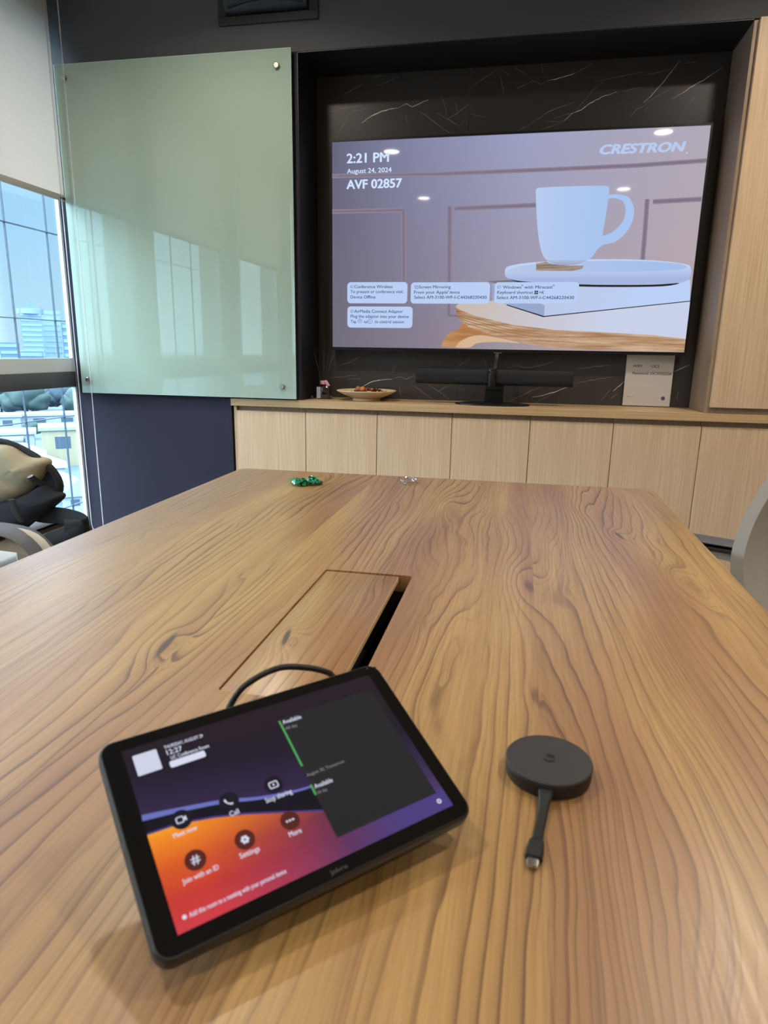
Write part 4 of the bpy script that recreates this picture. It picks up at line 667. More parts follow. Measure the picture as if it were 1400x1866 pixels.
# ------------------------------------------------------------------ touch controller
TP = [[-0.03978, -2.71482, 0.79566], [0.70617, 0.70795, 0.01184], [-0.64714, 0.63854, 0.41651], [0.28731, -0.30178, 0.90906]]
TD = {'tile': [[-0.0948, 0.058], [-0.0776, 0.0571], [-0.079, 0.0399], [-0.0957, 0.0397]], 'pill': [[-0.0732, 0.0445], [-0.0487, 0.0439], [-0.0494, 0.0385], [-0.0735, 0.0393]], 'text': [['THURSDAY, AUGUST 29', -0.0734, -0.0458, 0.05455, 0.002700000000000001], ['12:27', -0.0728, -0.0623, 0.04935, 0.0040000000000000036], ['UC Conference Room', -0.0715, -0.0445, 0.0451, 0.0029], ['Meet now', -0.0859, -0.0708, -0.009, 0.003299999999999999], ['Call', -0.0489, -0.0426, -0.00925, 0.0034999999999999996], ['Stop sharing', -0.0236, -0.0043, -0.00975, 0.0037], ['Join with an ID', -0.0891, -0.0668, -0.03805, 0.0032000000000000015], ['Settings', -0.0528, -0.0397, -0.0376, 0.0034000000000000002], ['More', -0.0186, -0.0099, -0.03755, 0.003600000000000006], ['Add this room to a meeting with your personal device', -0.0911, -0.0299, -0.057249999999999995, 0.0029], ['Available', 0.0127, 0.0281, 0.0438, 0.003599999999999999], ['Available', 0.0121, 0.0263, -0.013000000000000001, 0.0034999999999999996]], 'dim': [['All day', 0.0124, 0.0222, 0.038400000000000004, 0.002800000000000004], ['August 30, Tomorrow', 0.0107, 0.0415, -0.0024999999999999996, 0.0024999999999999996], ['All day', 0.0119, 0.0195, -0.01745, 0.0023999999999999994]], 'circ': [[-0.0781, -0.027], [-0.0459, -0.0272], [-0.0139, -0.027], [-0.078, 0.0012], [-0.0461, 0.0014], [-0.0139, 0.001], [0.0917, -0.0566], [-0.0939, -0.0557]], 'green': [[[0.0106, 0.0476], [0.0104, 0.0065]], [[0.0101, -0.009], [0.0103, -0.0173]]], 'card': [[0.0113, 0.0559], [0.0087, -0.0493], [0.0928, -0.0516], [0.1036, 0.0459]], 'streak': [[-0.0997, 0.0116], [-0.0883, 0.0098], [-0.0762, 0.0078], [-0.0495, 0.0026], [-0.0282, -0.004], [-0.0051, -0.0087], [0.0116, -0.0104], [0.034, -0.0113]], 'wave': [[-0.0994, -0.0004], [-0.0792, -0.0014], [-0.0586, -0.006], [-0.0395, -0.0116], [-0.015, -0.0207], [0.0083, -0.0296], [0.0269, -0.0364], [0.0499, -0.0486]], 'logo': ['Jabra', -0.0051, 0.0076, -0.07020000000000001, 0.002800000000000011], 'dots': [[0.1025, 0.0746], [0.1095, 0.0685], [0.1116, 0.0589], [0.1114, -0.02], [0.1101, 0.0081]], 'body': [[-0.1138, 0.0729], [0.1147, 0.0748], [0.1108, -0.0744], [-0.1153, -0.0748]]}
ct, xa, ya, nn = [Vector(v) for v in TP]
tb = thing('touch_controller', 'black tilted touch screen controller showing an orange and purple start page', 'tablet', ct)
tb.rotation_euler = Matrix((xa, ya, nn)).transposed().to_euler()
soft_black = P('soft_black_plastic', lin(36, 35, 34), .45); gl_black = P('black_screen_glass', lin(7, 7, 8), .03, spec=.5)
bx0, by0, bx1, by1 = [-0.1145, -0.0746, 0.1127, 0.0738]
LP = lambda u, v, d: (u, v, d)
bm = bmesh.new(); prof_r = rrect(bx0, by0, bx1, by1, .0105, 8)
vs = [bm.verts.new((u, v, -.0125)) for u, v in prof_r]; fc = bm.faces.new(vs); r = bmesh.ops.extrude_face_region(bm, geom=[fc])
for v in [e for e in r['geom'] if isinstance(e, bmesh.types.BMVert)]: v.co.z = -.0003
bmesh.ops.recalc_face_normals(bm, faces=bm.faces[:])
bmesh.ops.bevel(bm, geom=[e for e in bm.edges if abs(e.verts[0].co.z-e.verts[1].co.z) < 1e-6], offset=.0022, segments=3, profile=.5, affect='EDGES')
mb = MB(); mb.bm(bm, soft_black); hs = build('housing', mb, tb, local=True, smooth=50)
mb = MB(); mb.flat(rrect(bx0+.0018, by0+.0018, bx1-.0018, by1-.0018, .009, 8), LP, .0001, gl_black); build('cover_glass', mb, tb, local=True, smooth=0)
SW, SH = .1, .1/1.58
def scr2(name, col, k=1.0): return P(name, (.003, .003, .004, 1), .03, spec=.5, emis=col, estr=k)
def top_mat():
    mt = scr2('page_purple', lin(40, 30, 56)); q = NT(mt.node_tree); b = mt.node_tree.nodes['Principled BSDF']
    t = q.n('ShaderNodeTexCoord'); s = q.n('ShaderNodeSeparateXYZ', {0: t.outputs['Object']})
    v = q.m('MULTIPLY_ADD', s.outputs[1], 1/(2*SH), .5); u = q.m('MULTIPLY_ADD', s.outputs[0], 1/(2*SW), .5)
    k = q.m('ADD', v, q.m('MULTIPLY', u, .30))
    q.L.new(q.ramp(k, [(0, lin(84, 62, 118)), (.42, lin(74, 54, 100)), (.60, lin(48, 36, 70)), (.85, lin(28, 22, 38)), (1.1, lin(34, 24, 34))]), b.inputs['Emission Color']); return mt
def wave_mat():
    mt = scr2('page_orange', lin(230, 120, 40)); q = NT(mt.node_tree); b = mt.node_tree.nodes['Principled BSDF']
    t = q.n('ShaderNodeTexCoord'); s = q.n('ShaderNodeSeparateXYZ', {0: t.outputs['Object']})
    v = q.m('MULTIPLY_ADD', s.outputs[1], 1/(2*SH), .5); u = q.m('MULTIPLY_ADD', s.outputs[0], 1/(2*SW), .5)
    c1 = q.ramp(v, [(0, lin(206, 60, 70)), (.14, lin(196, 56, 48)), (.30, lin(214, 88, 34)), (.46, lin(240, 140, 34)), (.56, lin(248, 186, 44))])
    c2 = q.ramp(v, [(0, lin(90, 52, 96)), (.25, lin(100, 44, 70)), (.45, lin(196, 84, 40)), (.56, lin(226, 110, 40))])
    c12 = q.mix(q.ramp(u, [(.12, (0, 0, 0, 1)), (.58, (1, 1, 1, 1))]), c1, c2); q.L.new(q.mix(q.ramp(u, [(.58, (0, 0, 0, 1)), (.80, (1, 1, 1, 1))]), c12, lin(74, 60, 124)), b.inputs['Emission Color']); return mt
pg_top, pg_wave = top_mat(), wave_mat()
pg_blk = scr2('page_black', lin(16, 14, 26)); pg_streak = scr2('page_blue_streak', lin(104, 112, 186)); pg_card = scr2('page_card', lin(36, 36, 38)); pg_txt = scr2('page_text', lin(214, 218, 238)); pg_dim = scr2('page_dim_text', lin(128, 128, 136)); pg_green = scr2('page_green', lin(74, 160, 88)); pg_circ = scr2('page_dark_circle', lin(86, 34, 30)); pg_circ2 = scr2('page_dark_disc', lin(24, 20, 34)); pg_tile = scr2('page_tile', lin(206, 210, 230)); pg_deep = scr2('page_violet', lin(70, 58, 124))
mb = MB(); L[0] = 0
def lay2(): L[0] += 1; return .00012+L[0]*.00003
mb.flat([(-SW, -SH), (SW, -SH), (SW, SH), (-SW, SH)], LP, lay2(), pg_top)
st, wv = TD['streak'], TD['wave']
st = [(-SW, st[0][1])]+[tuple(p) for p in st[1:]]; wv = [(-SW, wv[0][1])]+[tuple(p) for p in wv[1:]]
mb.flat(st+[tuple(p) for p in wv[::-1]], LP, lay2(), pg_blk)
mb.strip(smooth_path([(a, b, 0) for a, b in st], 3) and [(p.x, p.y) for p in smooth_path([(a, b, 0) for a, b in st], 3)], [.0042*(1-.8*i/21) for i in range(3*(len(st)-1)+1)], LP, lay2(), pg_streak)
xr_ = wv[-1][0]
mb.flat(wv+[(SW, wv[-1][1]), (SW, -SH), (-SW, -SH)], LP, lay2(), pg_wave)
mb.strip([(p[0], p[1]+.0006) for p in wv], .0014, LP, lay2(), pg_deep)
cd = TD['card']; cx0 = (cd[0][0]+cd[1][0])/2; cy0 = (cd[1][1]+cd[2][1])/2
mb.flat([(cx0, cy0), (SW-.0065, cy0), (SW-.0065, SH-.014), (cx0, SH-.014)], LP, lay2(), pg_card)
d = lay2()
us = [p[0] for p in TD['tile']]; vs_ = [p[1] for p in TD['tile']]
mb.flat(rrect(min(us)+.001, min(vs_)+.001, max(us)-.001, max(vs_)-.001, .0008, 3), LP, d, pg_tile)
us = [p[0] for p in TD['pill']]; vs_ = [p[1] for p in TD['pill']]
mb.flat(rrect(min(us), min(vs_)+.0004, max(us), max(vs_)-.0004, .0014, 4), LP, d, pg_txt)
for (a, b) in TD['green']: mb.flat([(a[0]-.0006, b[1]), (a[0]+.0010, b[1]), (a[0]+.0010, a[1]), (a[0]-.0006, a[1])], LP, d, pg_green)
for k, (u, v) in enumerate(TD['circ'][:3]): mb.flat(circle(u, v, .0066, 28), LP, d, pg_circ)
for k, (u, v) in enumerate(TD['circ'][3:6]): mb.flat(circle(u, v, .0066, 28), LP, d, pg_circ2)
d = lay2()
for k, rec in enumerate(TD['text']): mb.text(rec[0], rec[1], rec[2], rec[3], rec[4], LP, d, pg_txt, .012)
for rec in TD['dim']: mb.text(rec[0], rec[1], rec[2], rec[3], rec[4], LP, d, pg_dim, .006)
C_ = TD['circ']
u, v = C_[0]
for dx in (-.0011, .0011): mb.strip([(u+dx-.0004, v-.0030), (u+dx+.0004, v+.0030)], .0007, LP, d, pg_txt)
for dy in (-.0010, .0010): mb.strip([(u-.0028, v+dy), (u+.0028, v+dy)], .0007, LP, d, pg_txt)
u, v = C_[1]
for k in range(6): mb.flat(circle(u+.0019*math.cos(k*PI/3), v+.0019*math.sin(k*PI/3), .0010, 10), LP, d, pg_txt)
mb.strip(circle(u, v, .0011, 14)+[(u+.0011, v)], .0006, LP, lay2(), pg_txt)
u, v = C_[2]
for k in (-1, 0, 1): mb.flat(circle(u+k*.0022, v, .0008, 10), LP, d, pg_txt)
u, v = C_[3]; mb.strip(ring2(rrect(u-.0032, v-.0020, u+.0012, v+.0020, .0008, 3), 0), .0007, LP, d, pg_txt); mb.flat([(u+.0016, v-.0008), (u+.0032, v-.0018), (u+.0032, v+.0018), (u+.0016, v+.0008)], LP, d, pg_txt)
u, v = C_[4]; mb.strip(arc(u+.0018, v+.0018, .0042, PI*.98, PI*1.52, 8), [.0010, .0014, .0011, .0009, .0009, .0009, .0011, .0014, .0010], LP, d, pg_txt)
u, v = C_[5]; mb.strip(ring2(rrect(u-.0030, v-.0022, u+.0030, v+.0022, .0008, 3), 0), .0008, LP, d, pg_txt); mb.flat(circle(u, v, .0008, 8), LP, d, pg_txt)
u, v = C_[6]; mb.flat(circle(u, v, .0018, 16), LP, d, pg_txt); mb.flat(circle(u, v, .0008, 10), LP, lay2(), pg_deep)
u, v = C_[7]; mb.flat(circle(u, v, .0013, 14), LP, d, pg_txt)
build('display', mb, tb, local=True, smooth=0)
mb = MB(); rec = TD['logo']; mb.text(rec[0], rec[1], rec[2], rec[3], rec[4], LP, .0002, P('bezel_print', lin(52, 52, 54), .4), .02); build('lettering', mb, tb, local=True, smooth=0)
for u, v in TD['dots'][:2]:
    mb = MB(); mb.flat(circle(u, min(v, by1-.004), .0011, 14), LP, .0003, P('sensor_dot', lin(46, 46, 50), .2)); build('sensor', mb, tb, local=True, smooth=0)
# wedge foot: from the underside down to the table
iM = Matrix((xa, ya, nn)); zt_ = lambda u, v: 0.7405
def wp(u, v, d): return ct+xa*u+ya*v+nn*d
def drop(u, v):
    p = wp(u, v, -.0120); return p, Vector((p.x, p.y, .7402))
fu0, fu1, fv0, fv1 = bx0+.035, bx1-.035, by0+.032, by1-.045
base = []
for u, v in ((fu0, fv0), (fu1, fv0), (fu1, fv1), (fu0, fv1)): base.append(drop(u, v))
vs = [iM @ (p-ct) for p, q_ in base]+[iM @ (q_-ct) for p, q_ in base]
mb = MB(); mb.add(vs, [(0, 1, 2, 3), (7, 6, 5, 4), (0, 4, 5, 1), (1, 5, 6, 2), (2, 6, 7, 3), (3, 7, 4, 0)], soft_black); build('foot', mb, tb, local=True, smooth=0)

rub = P('black_rubber', lin(24, 24, 25), .5)
CB = [[-0.032, -2.659, 0.7941], [-0.0429, -2.5643, 0.7817], [-0.0479, -2.58, 0.8053], [-0.0526, -2.59, 0.8148], [-0.0662, -2.5975, 0.8204], [-0.0856, -2.6132, 0.8259], [-0.1051, -2.629, 0.8194], [-0.1158, -2.6392, 0.8083], [-0.1218, -2.6472, 0.7883], [-0.1238, -2.6512, 0.7432], [-0.0958, -2.6692, 0.7432]]
pts = smooth_path([tuple(p) for p in CB], 8)
mb = MB(); mb.tube(pts, .0027, rub, 12)
solo('power_cable', mb, 'black cable arching up behind the touch controller', 'cable', CB[0])

# ------------------------------------------------------------------ wireless adaptor puck
PX, PY = .1445, -.0005-2.5855
pk = thing('wireless_adaptor', 'round black puck adaptor with a short cable lying on the table', 'adaptor', (PX, PY, .74))
pk_side = P('puck_side', lin(30, 28, 27), .5, bump=(3000, .15)); pk_top = P('puck_top', lin(48, 46, 47), .55, bump=(3000, .2))
mb = MB(); mb.lathe([(0, .0), (.0330, .0), (.0352, .0012), (.0358, .004), (.0358, .0112), (.0352, .0120), (0, .0120)], pk_side, (PX, PY, .7402), 64); build('case', mb, pk)
mb = MB(); mb.lathe([(.0350, .0121), (.0360, .0126), (.0362, .0136), (.0354, .0146), (.020, .0150), (0, .0151)], pk_top, (PX, PY, .7402), 64); top = build('button_top', mb, pk)
mb = MB(); PT = lambda u, v, d: (PX+u, PY+v, .7554+d); blk = P('puck_mark', lin(26, 24, 24), .4)
mb.strip(arc(0, 0, .0045, .35, 2.1, 10), .0022, PT, .0002, blk); mb.strip(arc(.0, 0, .0045, 3.4, 5.9, 12), .0022, PT, .0002, blk); mb.strip([(-.001, .0015), (.0035, .0015)], .0014, PT, .0002, blk)
build('button_mark', mb, top, smooth=0)
path = [(.1415, -2.6195), (.1405, -2.6270), (.1390, -2.6380), (.1370, -2.6520), (.1350, -2.6640), (.1340, -2.6720), (.1332, -2.6760), (.1318, -2.6860), (.1308, -2.6930)]
wds = [.0135, .0105, .0080, .0074, .0074, .0078, .0108, .0124, .0122]; ths = [.0058, .0048, .0042, .0038, .0038, .004, .0056, .0062, .0060]
mb = MB(); vs = []; fs = []
pth = smooth_path([(a, b, 0) for a, b in path], 4); n = len(pth)
def samp(arr, t): k = min(int(t), len(arr)-2); return arr[k]+(arr[k+1]-arr[k])*(t-k)
for i, p_ in enumerate(pth):
    t = pth[min(i+1, n-1)]-pth[max(i-1, 0)]; t.normalize(); s_ = Vector((-t.y, t.x, 0)); wd = samp(wds, i/4)/2; th = samp(ths, i/4); c_ = th*.3
    lift = .0050*math.exp(-((i/4)/1.6)**2)
    for a, b in ((-1, 0), (1, 0), (1, 1), (-1, 1)):
        for e in ((0,) if False else (0, 1)):
            pass
    ring_ = [(-wd, c_), (-wd+c_, 0), (wd-c_, 0), (wd, c_), (wd, th-c_), (wd-c_, th), (-wd+c_, th), (-wd, th-c_)]
    for a, h_ in ring_: q_ = p_+s_*a; vs.append((q_.x, q_.y, .7403+h_+lift))
for i in range(n-1):
    for k in range(8): fs.append((i*8+k, i*8+(k+1) % 8, (i+1)*8+(k+1) % 8, (i+1)*8+k))
fs.append(tuple(range(8))); fs.append(tuple((n-1)*8+k for k in range(8)))
mb.add(vs, fs, rub); cbl = build('tail_cable', mb, pk)
mb = MB(); bm = bmesh.new(); bmesh.ops.create_cube(bm, size=1.0)
for v in bm.verts: v.co = Vector((v.co.x*.0088, v.co.y*.0085, v.co.z*.0027))
bmesh.ops.bevel(bm, geom=[e for e in bm.edges if abs((e.verts[0].co-e.verts[1].co).y) > .004], offset=.0012, segments=4, profile=.5, affect='EDGES')
dirv = Vector((-.0010, -.0070, 0)).normalized(); M = Matrix.Translation((.1302, -2.6968, .7434)) @ Matrix.Rotation(math.atan2(dirv.y, dirv.x)+PI/2, 4, 'Z'); mb.bm(bm, P('usb_steel', lin(200, 196, 190), .25, metal=1.0), M); build('plug', mb, cbl)

# ------------------------------------------------------------------ wrapper and clear ring
green = P('green_foil', lin(16, 128, 88), .18, spec=.6, coat=.6)
wr = [[-0.4827, -1.4229, 0.748], [-0.4568, -1.4764, 0.752], [-0.4511, -1.4434, 0.752], [-0.4511, -1.4713, 0.744], [-0.4396, -1.4604, 0.744], [-0.4291, -1.4552, 0.748], [-0.4306, -1.4214, 0.752], [-0.4154, -1.4409, 0.749], [-0.4009, -1.4339, 0.744]]
mb = MB(); pa = smooth_path(wr, 6); n = len(pa); vs = []; fs = []; K = 9
for i, p_ in enumerate(pa):
    t = (pa[min(i+1, n-1)]-pa[max(i-1, 0)]).normalized(); s_ = t.cross(Vector((0, 0, 1))).normalized()
    wd = .012+.004*math.sin(i*.9)
    for k in range(K):
        a = (k/(K-1)-.5)*2; h_ = .004*math.sin(i*.7+k*1.7)+.003*math.cos(i*1.3-k*2.1)
        q_ = p_+s_*(a*wd)+Vector((0, 0, h_)); q_.z = max(q_.z, .7412); vs.append(q_)
for i in range(n-1):
    for k in range(K-1): fs.append((i*K+k, i*K+k+1, (i+1)*K+k+1, (i+1)*K+k))
mb.add(vs, fs, green)
mb.v += [(a, b, c+.0006) for a, b, c in mb.v]; o_ = len(vs); mb.f += [[i+o_ for i in f_][::-1] for f_ in list(mb.f)]; mb.mi += list(mb.mi)
solo('candy_wrapper', mb, 'crumpled shiny green foil wrapper at the far end of the table', 'wrapper', (wr[3][0], wr[3][1], .74), smooth=60)
clear = glass_mat('clear_tape', (.99, .97, .94, 1), 5.0)
mb = MB(); cxr, cyr = -.179, -1.352
for j in range(3):
    pts = [(cxr+(.019+.004*math.sin(3*a+j))*math.cos(a), cyr+(.026+.004*math.cos(4*a+j))*math.sin(a), .7445+.003*math.sin(5*a+2*j)+.002*j) for a in [2*PI*k/40 for k in range(41)]]
    mb.tube(pts, [.0028+.0012*math.sin(k*1.9+j) for k in range(41)], clear, 8, caps=False)
solo('clear_tape_ring', mb, 'small crumpled ring of clear tape near the far table edge', 'tape', (cxr, cyr, .74))

# ------------------------------------------------------------------ office chairs
mesh_m = P('grey_beige_mesh', lin(198, 194, 186), .75, bump=(1800, .6)); chair_frame = P('pale_grey_plastic', lin(206, 202, 194), .4); pad_m = P('grey_arm_pad', lin(86, 90, 98), .55); pad_dark = P('dark_arm_underside', lin(44, 42, 42), .5); dark_base = P('dark_chair_base', lin(40, 40, 42), .5)
def make_chair(label, arm_z=.66, short=1.0):
    rt = thing('office_chair', label, 'chair', (0, 0, 0), group='mesh office chairs round the table')
    mb = MB(); bm = bmesh.new(); bmesh.ops.create_cube(bm, size=1.0)
    for v in bm.verts: v.co = Vector((v.co.x*.46, v.co.y*.48, .455+v.co.z*.065))
    bmesh.ops.bevel(bm, geom=bm.edges[:], offset=.03, segments=4, profile=.5, affect='EDGES'); mb.bm(bm, mesh_m); build('seat', mb, rt, local=True)
    prof = [(-.262, .47), (-.226, .54), (-.200, .61), (-.190, .68), (-.203, .76), (-.232, .84), (-.268, .93), (-.31, 1.02)]; prof = [(a, .51+(b-.47)*short) for a, b in prof]
    prof = [(p.x, p.y) for p in smooth_path([(a, b, 0) for a, b in prof], 4)]
    def grid(off, hw0, m_, th):
        vs = []; fs = []; K = 12; n = len(prof)
        for i, (x, z) in enumerate(prof):
            t = i/(n-1); hw = hw0*(1-.10*(2*t-1)**2)*(1 if t < .9 else 1-.25*((t-.9)/.1)**2)
            for k in range(K+1):
                a = k/K*2-1; vs.append((x+.055*abs(a)**2.2+off, a*hw, z))
        o = len(vs); vs += [(x-th, y, z) for x, y, z in vs]
        for i in range(n-1):
            for k in range(K):
                q = (i*(K+1)+k, i*(K+1)+k+1, (i+1)*(K+1)+k+1, (i+1)*(K+1)+k); fs.append(q); fs.append(tuple(j+o for j in q[::-1]))
        bd = [k for k in range(K+1)]+[i*(K+1)+K for i in range(1, n)]+[(n-1)*(K+1)+k for k in range(K-1, -1, -1)]+[i*(K+1) for i in range(n-2, 0, -1)]
        for j in range(len(bd)): a, b = bd[j], bd[(j+1) % len(bd)]; fs.append((b, a, a+o, b+o))
        mbb = MB(); mbb.add(vs, fs, m_); return mbb
    build('backrest', grid(0, .235, mesh_m, .022), rt, local=True, smooth=50)
    mb = MB(); mb.tube([(-.10, 0, .40), (-.24, 0, .40), (-.265, 0, .50), (-.235, 0, .62), (-.250, 0, .74)], [.028, .028, .024, .020, .014], chair_frame, 10, flat=(1, 1.6), up=(1, 0, 0)); build('back_frame', mb, rt, local=True)
    for s in (-1, 1):
        y = s*.265
        loop = smooth_path([(-.13, y*.86, .425), (-.12, y, .45), (-.115, y, .55), (-.11, y, arm_z-.03), (-.08, y, arm_z-.014), (.06, y, arm_z-.014), (.125, y, arm_z-.022), (.150, y, arm_z-.06), (.135, y, arm_z-.12), (.08, y, .50), (.05, y, .45), (.03, y*.86, .425)], 4)
        mb = MB(); mb.tube(loop, .013, chair_frame, 8, flat=(.7, 2.0), up=(0, .05, 1) if False else None); ar = build('armrest', mb, rt, local=True, smooth=60)
        band = smooth_path([(-.135, y, arm_z+.006), (-.06, y, arm_z+.007), (.05, y, arm_z+.007), (.11, y, arm_z-.004), (.148, y, arm_z-.036), (.166, y, arm_z-.085)], 5)
        mb = MB(); mb.tube(band, .036, pad_m, 12, flat=(.22, 1.0), up=(.3, 0, 1)); build('arm_pad', mb, ar, local=True, smooth=60)
        mb = MB(); mb.box((-.12, y-.034, arm_z-.014), (.07, y+.034, arm_z-.0025), pad_dark, .003, 1); build('pad_underside', mb, ar, local=True)
    mb = MB(); mb.lathe([(.028, .10), (.028, .25), (.018, .255), (.018, .40), (.06, .41), (.06, .43)], dark_base, (0, 0, 0), 20); build('gas_column', mb, rt, local=True)
    mb = MB()
    for k in range(5):
        a = 2*PI*k/5+.3; mb.tube([(0, 0, .115), (.30*math.cos(a), .30*math.sin(a), .075)], [.026, .016], dark_base, 8)
    build('star_base', mb, rt, local=True)
    for k in range(5):
        a = 2*PI*k/5+.3; mb = MB(); mb.lathe([(.0, -.022), (.026, -.022), (.028, -.018), (.028, .018), (.026, .022), (0, .022)], dark_base, (.30*math.cos(a), .30*math.sin(a), .028), 16, axis='y'); mb.tube([(.30*math.cos(a), .30*math.sin(a), .03), (.30*math.cos(a), .30*math.sin(a), .078)], .008, dark_base, 8); build('caster', mb, rt, local=True)
    return rt
CH1 = (.487, -1.50, 0, math.pi-.40); CH2 = (-.998, -2.215, 0, 0.0); CH3 = (-1.54, -1.405, 0, math.pi/2)
ch1 = make_chair('grey mesh office chair on the right side of the table', .606)
ch2 = make_chair('mesh office chair at the left table edge, nearer than the backpack', .708)
ch3 = make_chair('mesh office chair by the window with the backpack hung on it', .565, .60)
for c_, loc, rz in ((ch1, CH1, None), (ch2, CH2, None), (ch3, CH3, None)):
    c_.location = loc[:3]; c_.rotation_euler = (0, 0, loc[3])

# ------------------------------------------------------------------ backpack on the window-side chair
canvas = P('khaki_canvas', lin(160, 150, 124), .8, bump=(14, 1.0)); webbing = P('black_webbing', lin(22, 22, 25), .75, bump=(700, .5)); padm = P('black_padding', lin(28, 30, 38), .8, bump=(500, .5)); buckle = P('dark_buckle', lin(58, 54, 50), .4)
BGY = -1.655
BG = {'shell': [[-1.2791, 0.8442], [-1.1732, 0.8514], [-1.1051, 0.8279], [-1.0471, 0.7903], [-1.0245, 0.7423], [-1.0493, 0.6909], [-1.1081, 0.6524], [-1.1548, 0.6168], [-1.2196, 0.5762], [-1.326, 0.5407], [-1.4178, 0.6106], [-1.4144, 0.7308]], 'canvas': [[-1.2693, 0.8318], [-1.1563, 0.8451], [-1.0973, 0.8203], [-1.0463, 0.809], [-1.0597, 0.7754], [-1.0815, 0.7492], [-1.1203, 0.7161], [-1.1775, 0.6927], [-1.2802, 0.6572], [-1.3568, 0.6962], [-1.3529, 0.7686]], 'band': [[-1.2249, 0.6871], [-1.1585, 0.7054], [-1.1092, 0.7224], [-1.0678, 0.7428], [-1.0306, 0.7339], [-1.008, 0.7187], [-1.0622, 0.6762], [-1.1199, 0.6412], [-1.1706, 0.6189], [-1.238, 0.5995]], 'strap': [[-1.1705, -1.62, 0.6666], [-1.1059, -1.64, 0.6621], [-1.0261, -1.66, 0.6677], [-0.9573, -1.69, 0.671], [-0.9164, -1.71, 0.6662], [-0.9221, -1.72, 0.6587], [-0.9675, -1.72, 0.6556]], 'strap2': [[-0.924, -1.7, 0.6603], [-0.923, -1.72, 0.6503], [-0.9616, -1.72, 0.6407], [-1.0254, -1.7, 0.615], [-1.1011, -1.68, 0.5746]], 'buckle1': [[-1.0595, -1.71, 0.7771], [-1.0509, -1.68, 0.7527]], 'buckle2': [[-1.104, -1.73, 0.7211], [-1.0975, -1.71, 0.661]]}
bag = thing('backpack', 'khaki canvas backpack with black straps hung over a chair by the window', 'backpack', (-1.30, BGY+.05, .50))
def pillow(mb, outline, yb, depth, m, fold=.04):
    P_ = smooth_path([(a, b, 0) for a, b in outline+outline[:1]], 5)[:-1]; n = len(P_); c = sum(P_, Vector((0, 0, 0)))/n
    vs = []; fs = []; lv = [1, .985, .94, .86, .72, .5, .25]
    for s in lv:
        for i, p_ in enumerate(P_):
            q_ = c+(p_-c)*s; dd = depth*math.sqrt(max(0, 1-s**3.2)); vs.append((q_.x, yb-dd*(1+fold*math.sin(q_.x*38+q_.y*64+2*math.sin(q_.x*17))), q_.y))
    for j in range(len(lv)-1):
        for i in range(n): fs.append((j*n+i, j*n+(i+1) % n, (j+1)*n+(i+1) % n, (j+1)*n+i))
    fs.append(tuple((len(lv)-1)*n+i for i in range(n)))
    o = len(vs); vs += [(p_.x, yb+.008, p_.y) for p_ in P_]
    for i in range(n): fs.append((i, o+i, o+(i+1) % n, (i+1) % n))
    fs.append(tuple(o+i for i in range(n)))
    mb.add(vs, fs, m)
mb = MB(); pillow(mb, BG['shell'], BGY+.010, .012, padm); build('back_panel', mb, bag, smooth=60)
mb = MB(); P_ = smooth_path([(a, BGY-.001, b) for a, b in BG['shell']+BG['shell'][:1]], 5); mb.tube(P_, .0075, webbing, 8, caps=False); build('trim', mb, bag)
mb = MB(); pillow(mb, BG['canvas'], BGY+.002, .045, canvas, .22); build('main_compartment', mb, bag, smooth=60)
mb = MB(); pillow(mb, BG['band'], BGY-.008, .030, padm); build('hip_pad', mb, bag, smooth=60)
mb = MB(); mb.tube(smooth_path(BG['strap'], 6), .022, webbing, 10, flat=(1.0, .28), up=(0, 0, 1)); build('shoulder_strap', mb, bag, smooth=60)
mb = MB(); mb.tube(smooth_path(BG['strap2'], 6), .020, webbing, 10, flat=(1.0, .3), up=(0, 0, 1)); build('lower_strap', mb, bag, smooth=60)
for key in ('buckle1', 'buckle2'):
    (a, b, c), (d_, e, f_) = BG[key]; mb = MB(); mb.tube([(a, b, c), ((a+d_)/2, (b+e)/2-.004, (c+f_)/2), (d_, e, f_)], [.010, .012, .009], buckle, 8, flat=(.45, 1), up=(0, 1, 0)); build('buckle', mb, bag)

# ------------------------------------------------------------------ outside: facade across the street, city, trees
grid_m = P('facade_mullion', lin(44, 60, 74), .5); fac_glass = glass_mat('facade_glass', (.94, .985, 1, 1), .35)
XF = -14.0
fa = thing('glass_facade', 'glass curtain wall with thin dark mullions across the street', 'facade', (XF, 10, -30))
FY = [13.94054+1.70004*k for k in range(-26, 14)]; FZ = [-9.4, -6.8, -4.0, -1.13, 1.80, 4.33, 6.9, 9.5, 12.2, 15]
for y in FY[18:34]:
    mb = MB(); mb.box((XF-.03, y-.009, FZ[0]), (XF+.03, y+.009, FZ[-1]), grid_m); build('mullion', mb, fa, smooth=0)
mb = MB()
for y in FY[:18]+FY[34:]: mb.box((XF-.03, y-.009, FZ[0]), (XF+.03, y+.009, FZ[-1]), grid_m)
build('far_mullion', mb, fa, smooth=0, stuff=True)
for z in FZ:
    mb = MB(); mb.box((XF-.045, FY[0]-.5, z-.012), (XF+.045, FY[-1]+.5, z+.012), grid_m); build('transom_bar', mb, fa, smooth=0)
mb = MB(); mb.add([(XF, FY[0]-.5, FZ[0]), (XF, FY[-1]+.5, FZ[0]), (XF, FY[-1]+.5, FZ[-1]), (XF, FY[0]-.5, FZ[-1])], [(0, 1, 2, 3)], fac_glass); build('glazing', mb, fa, smooth=0)

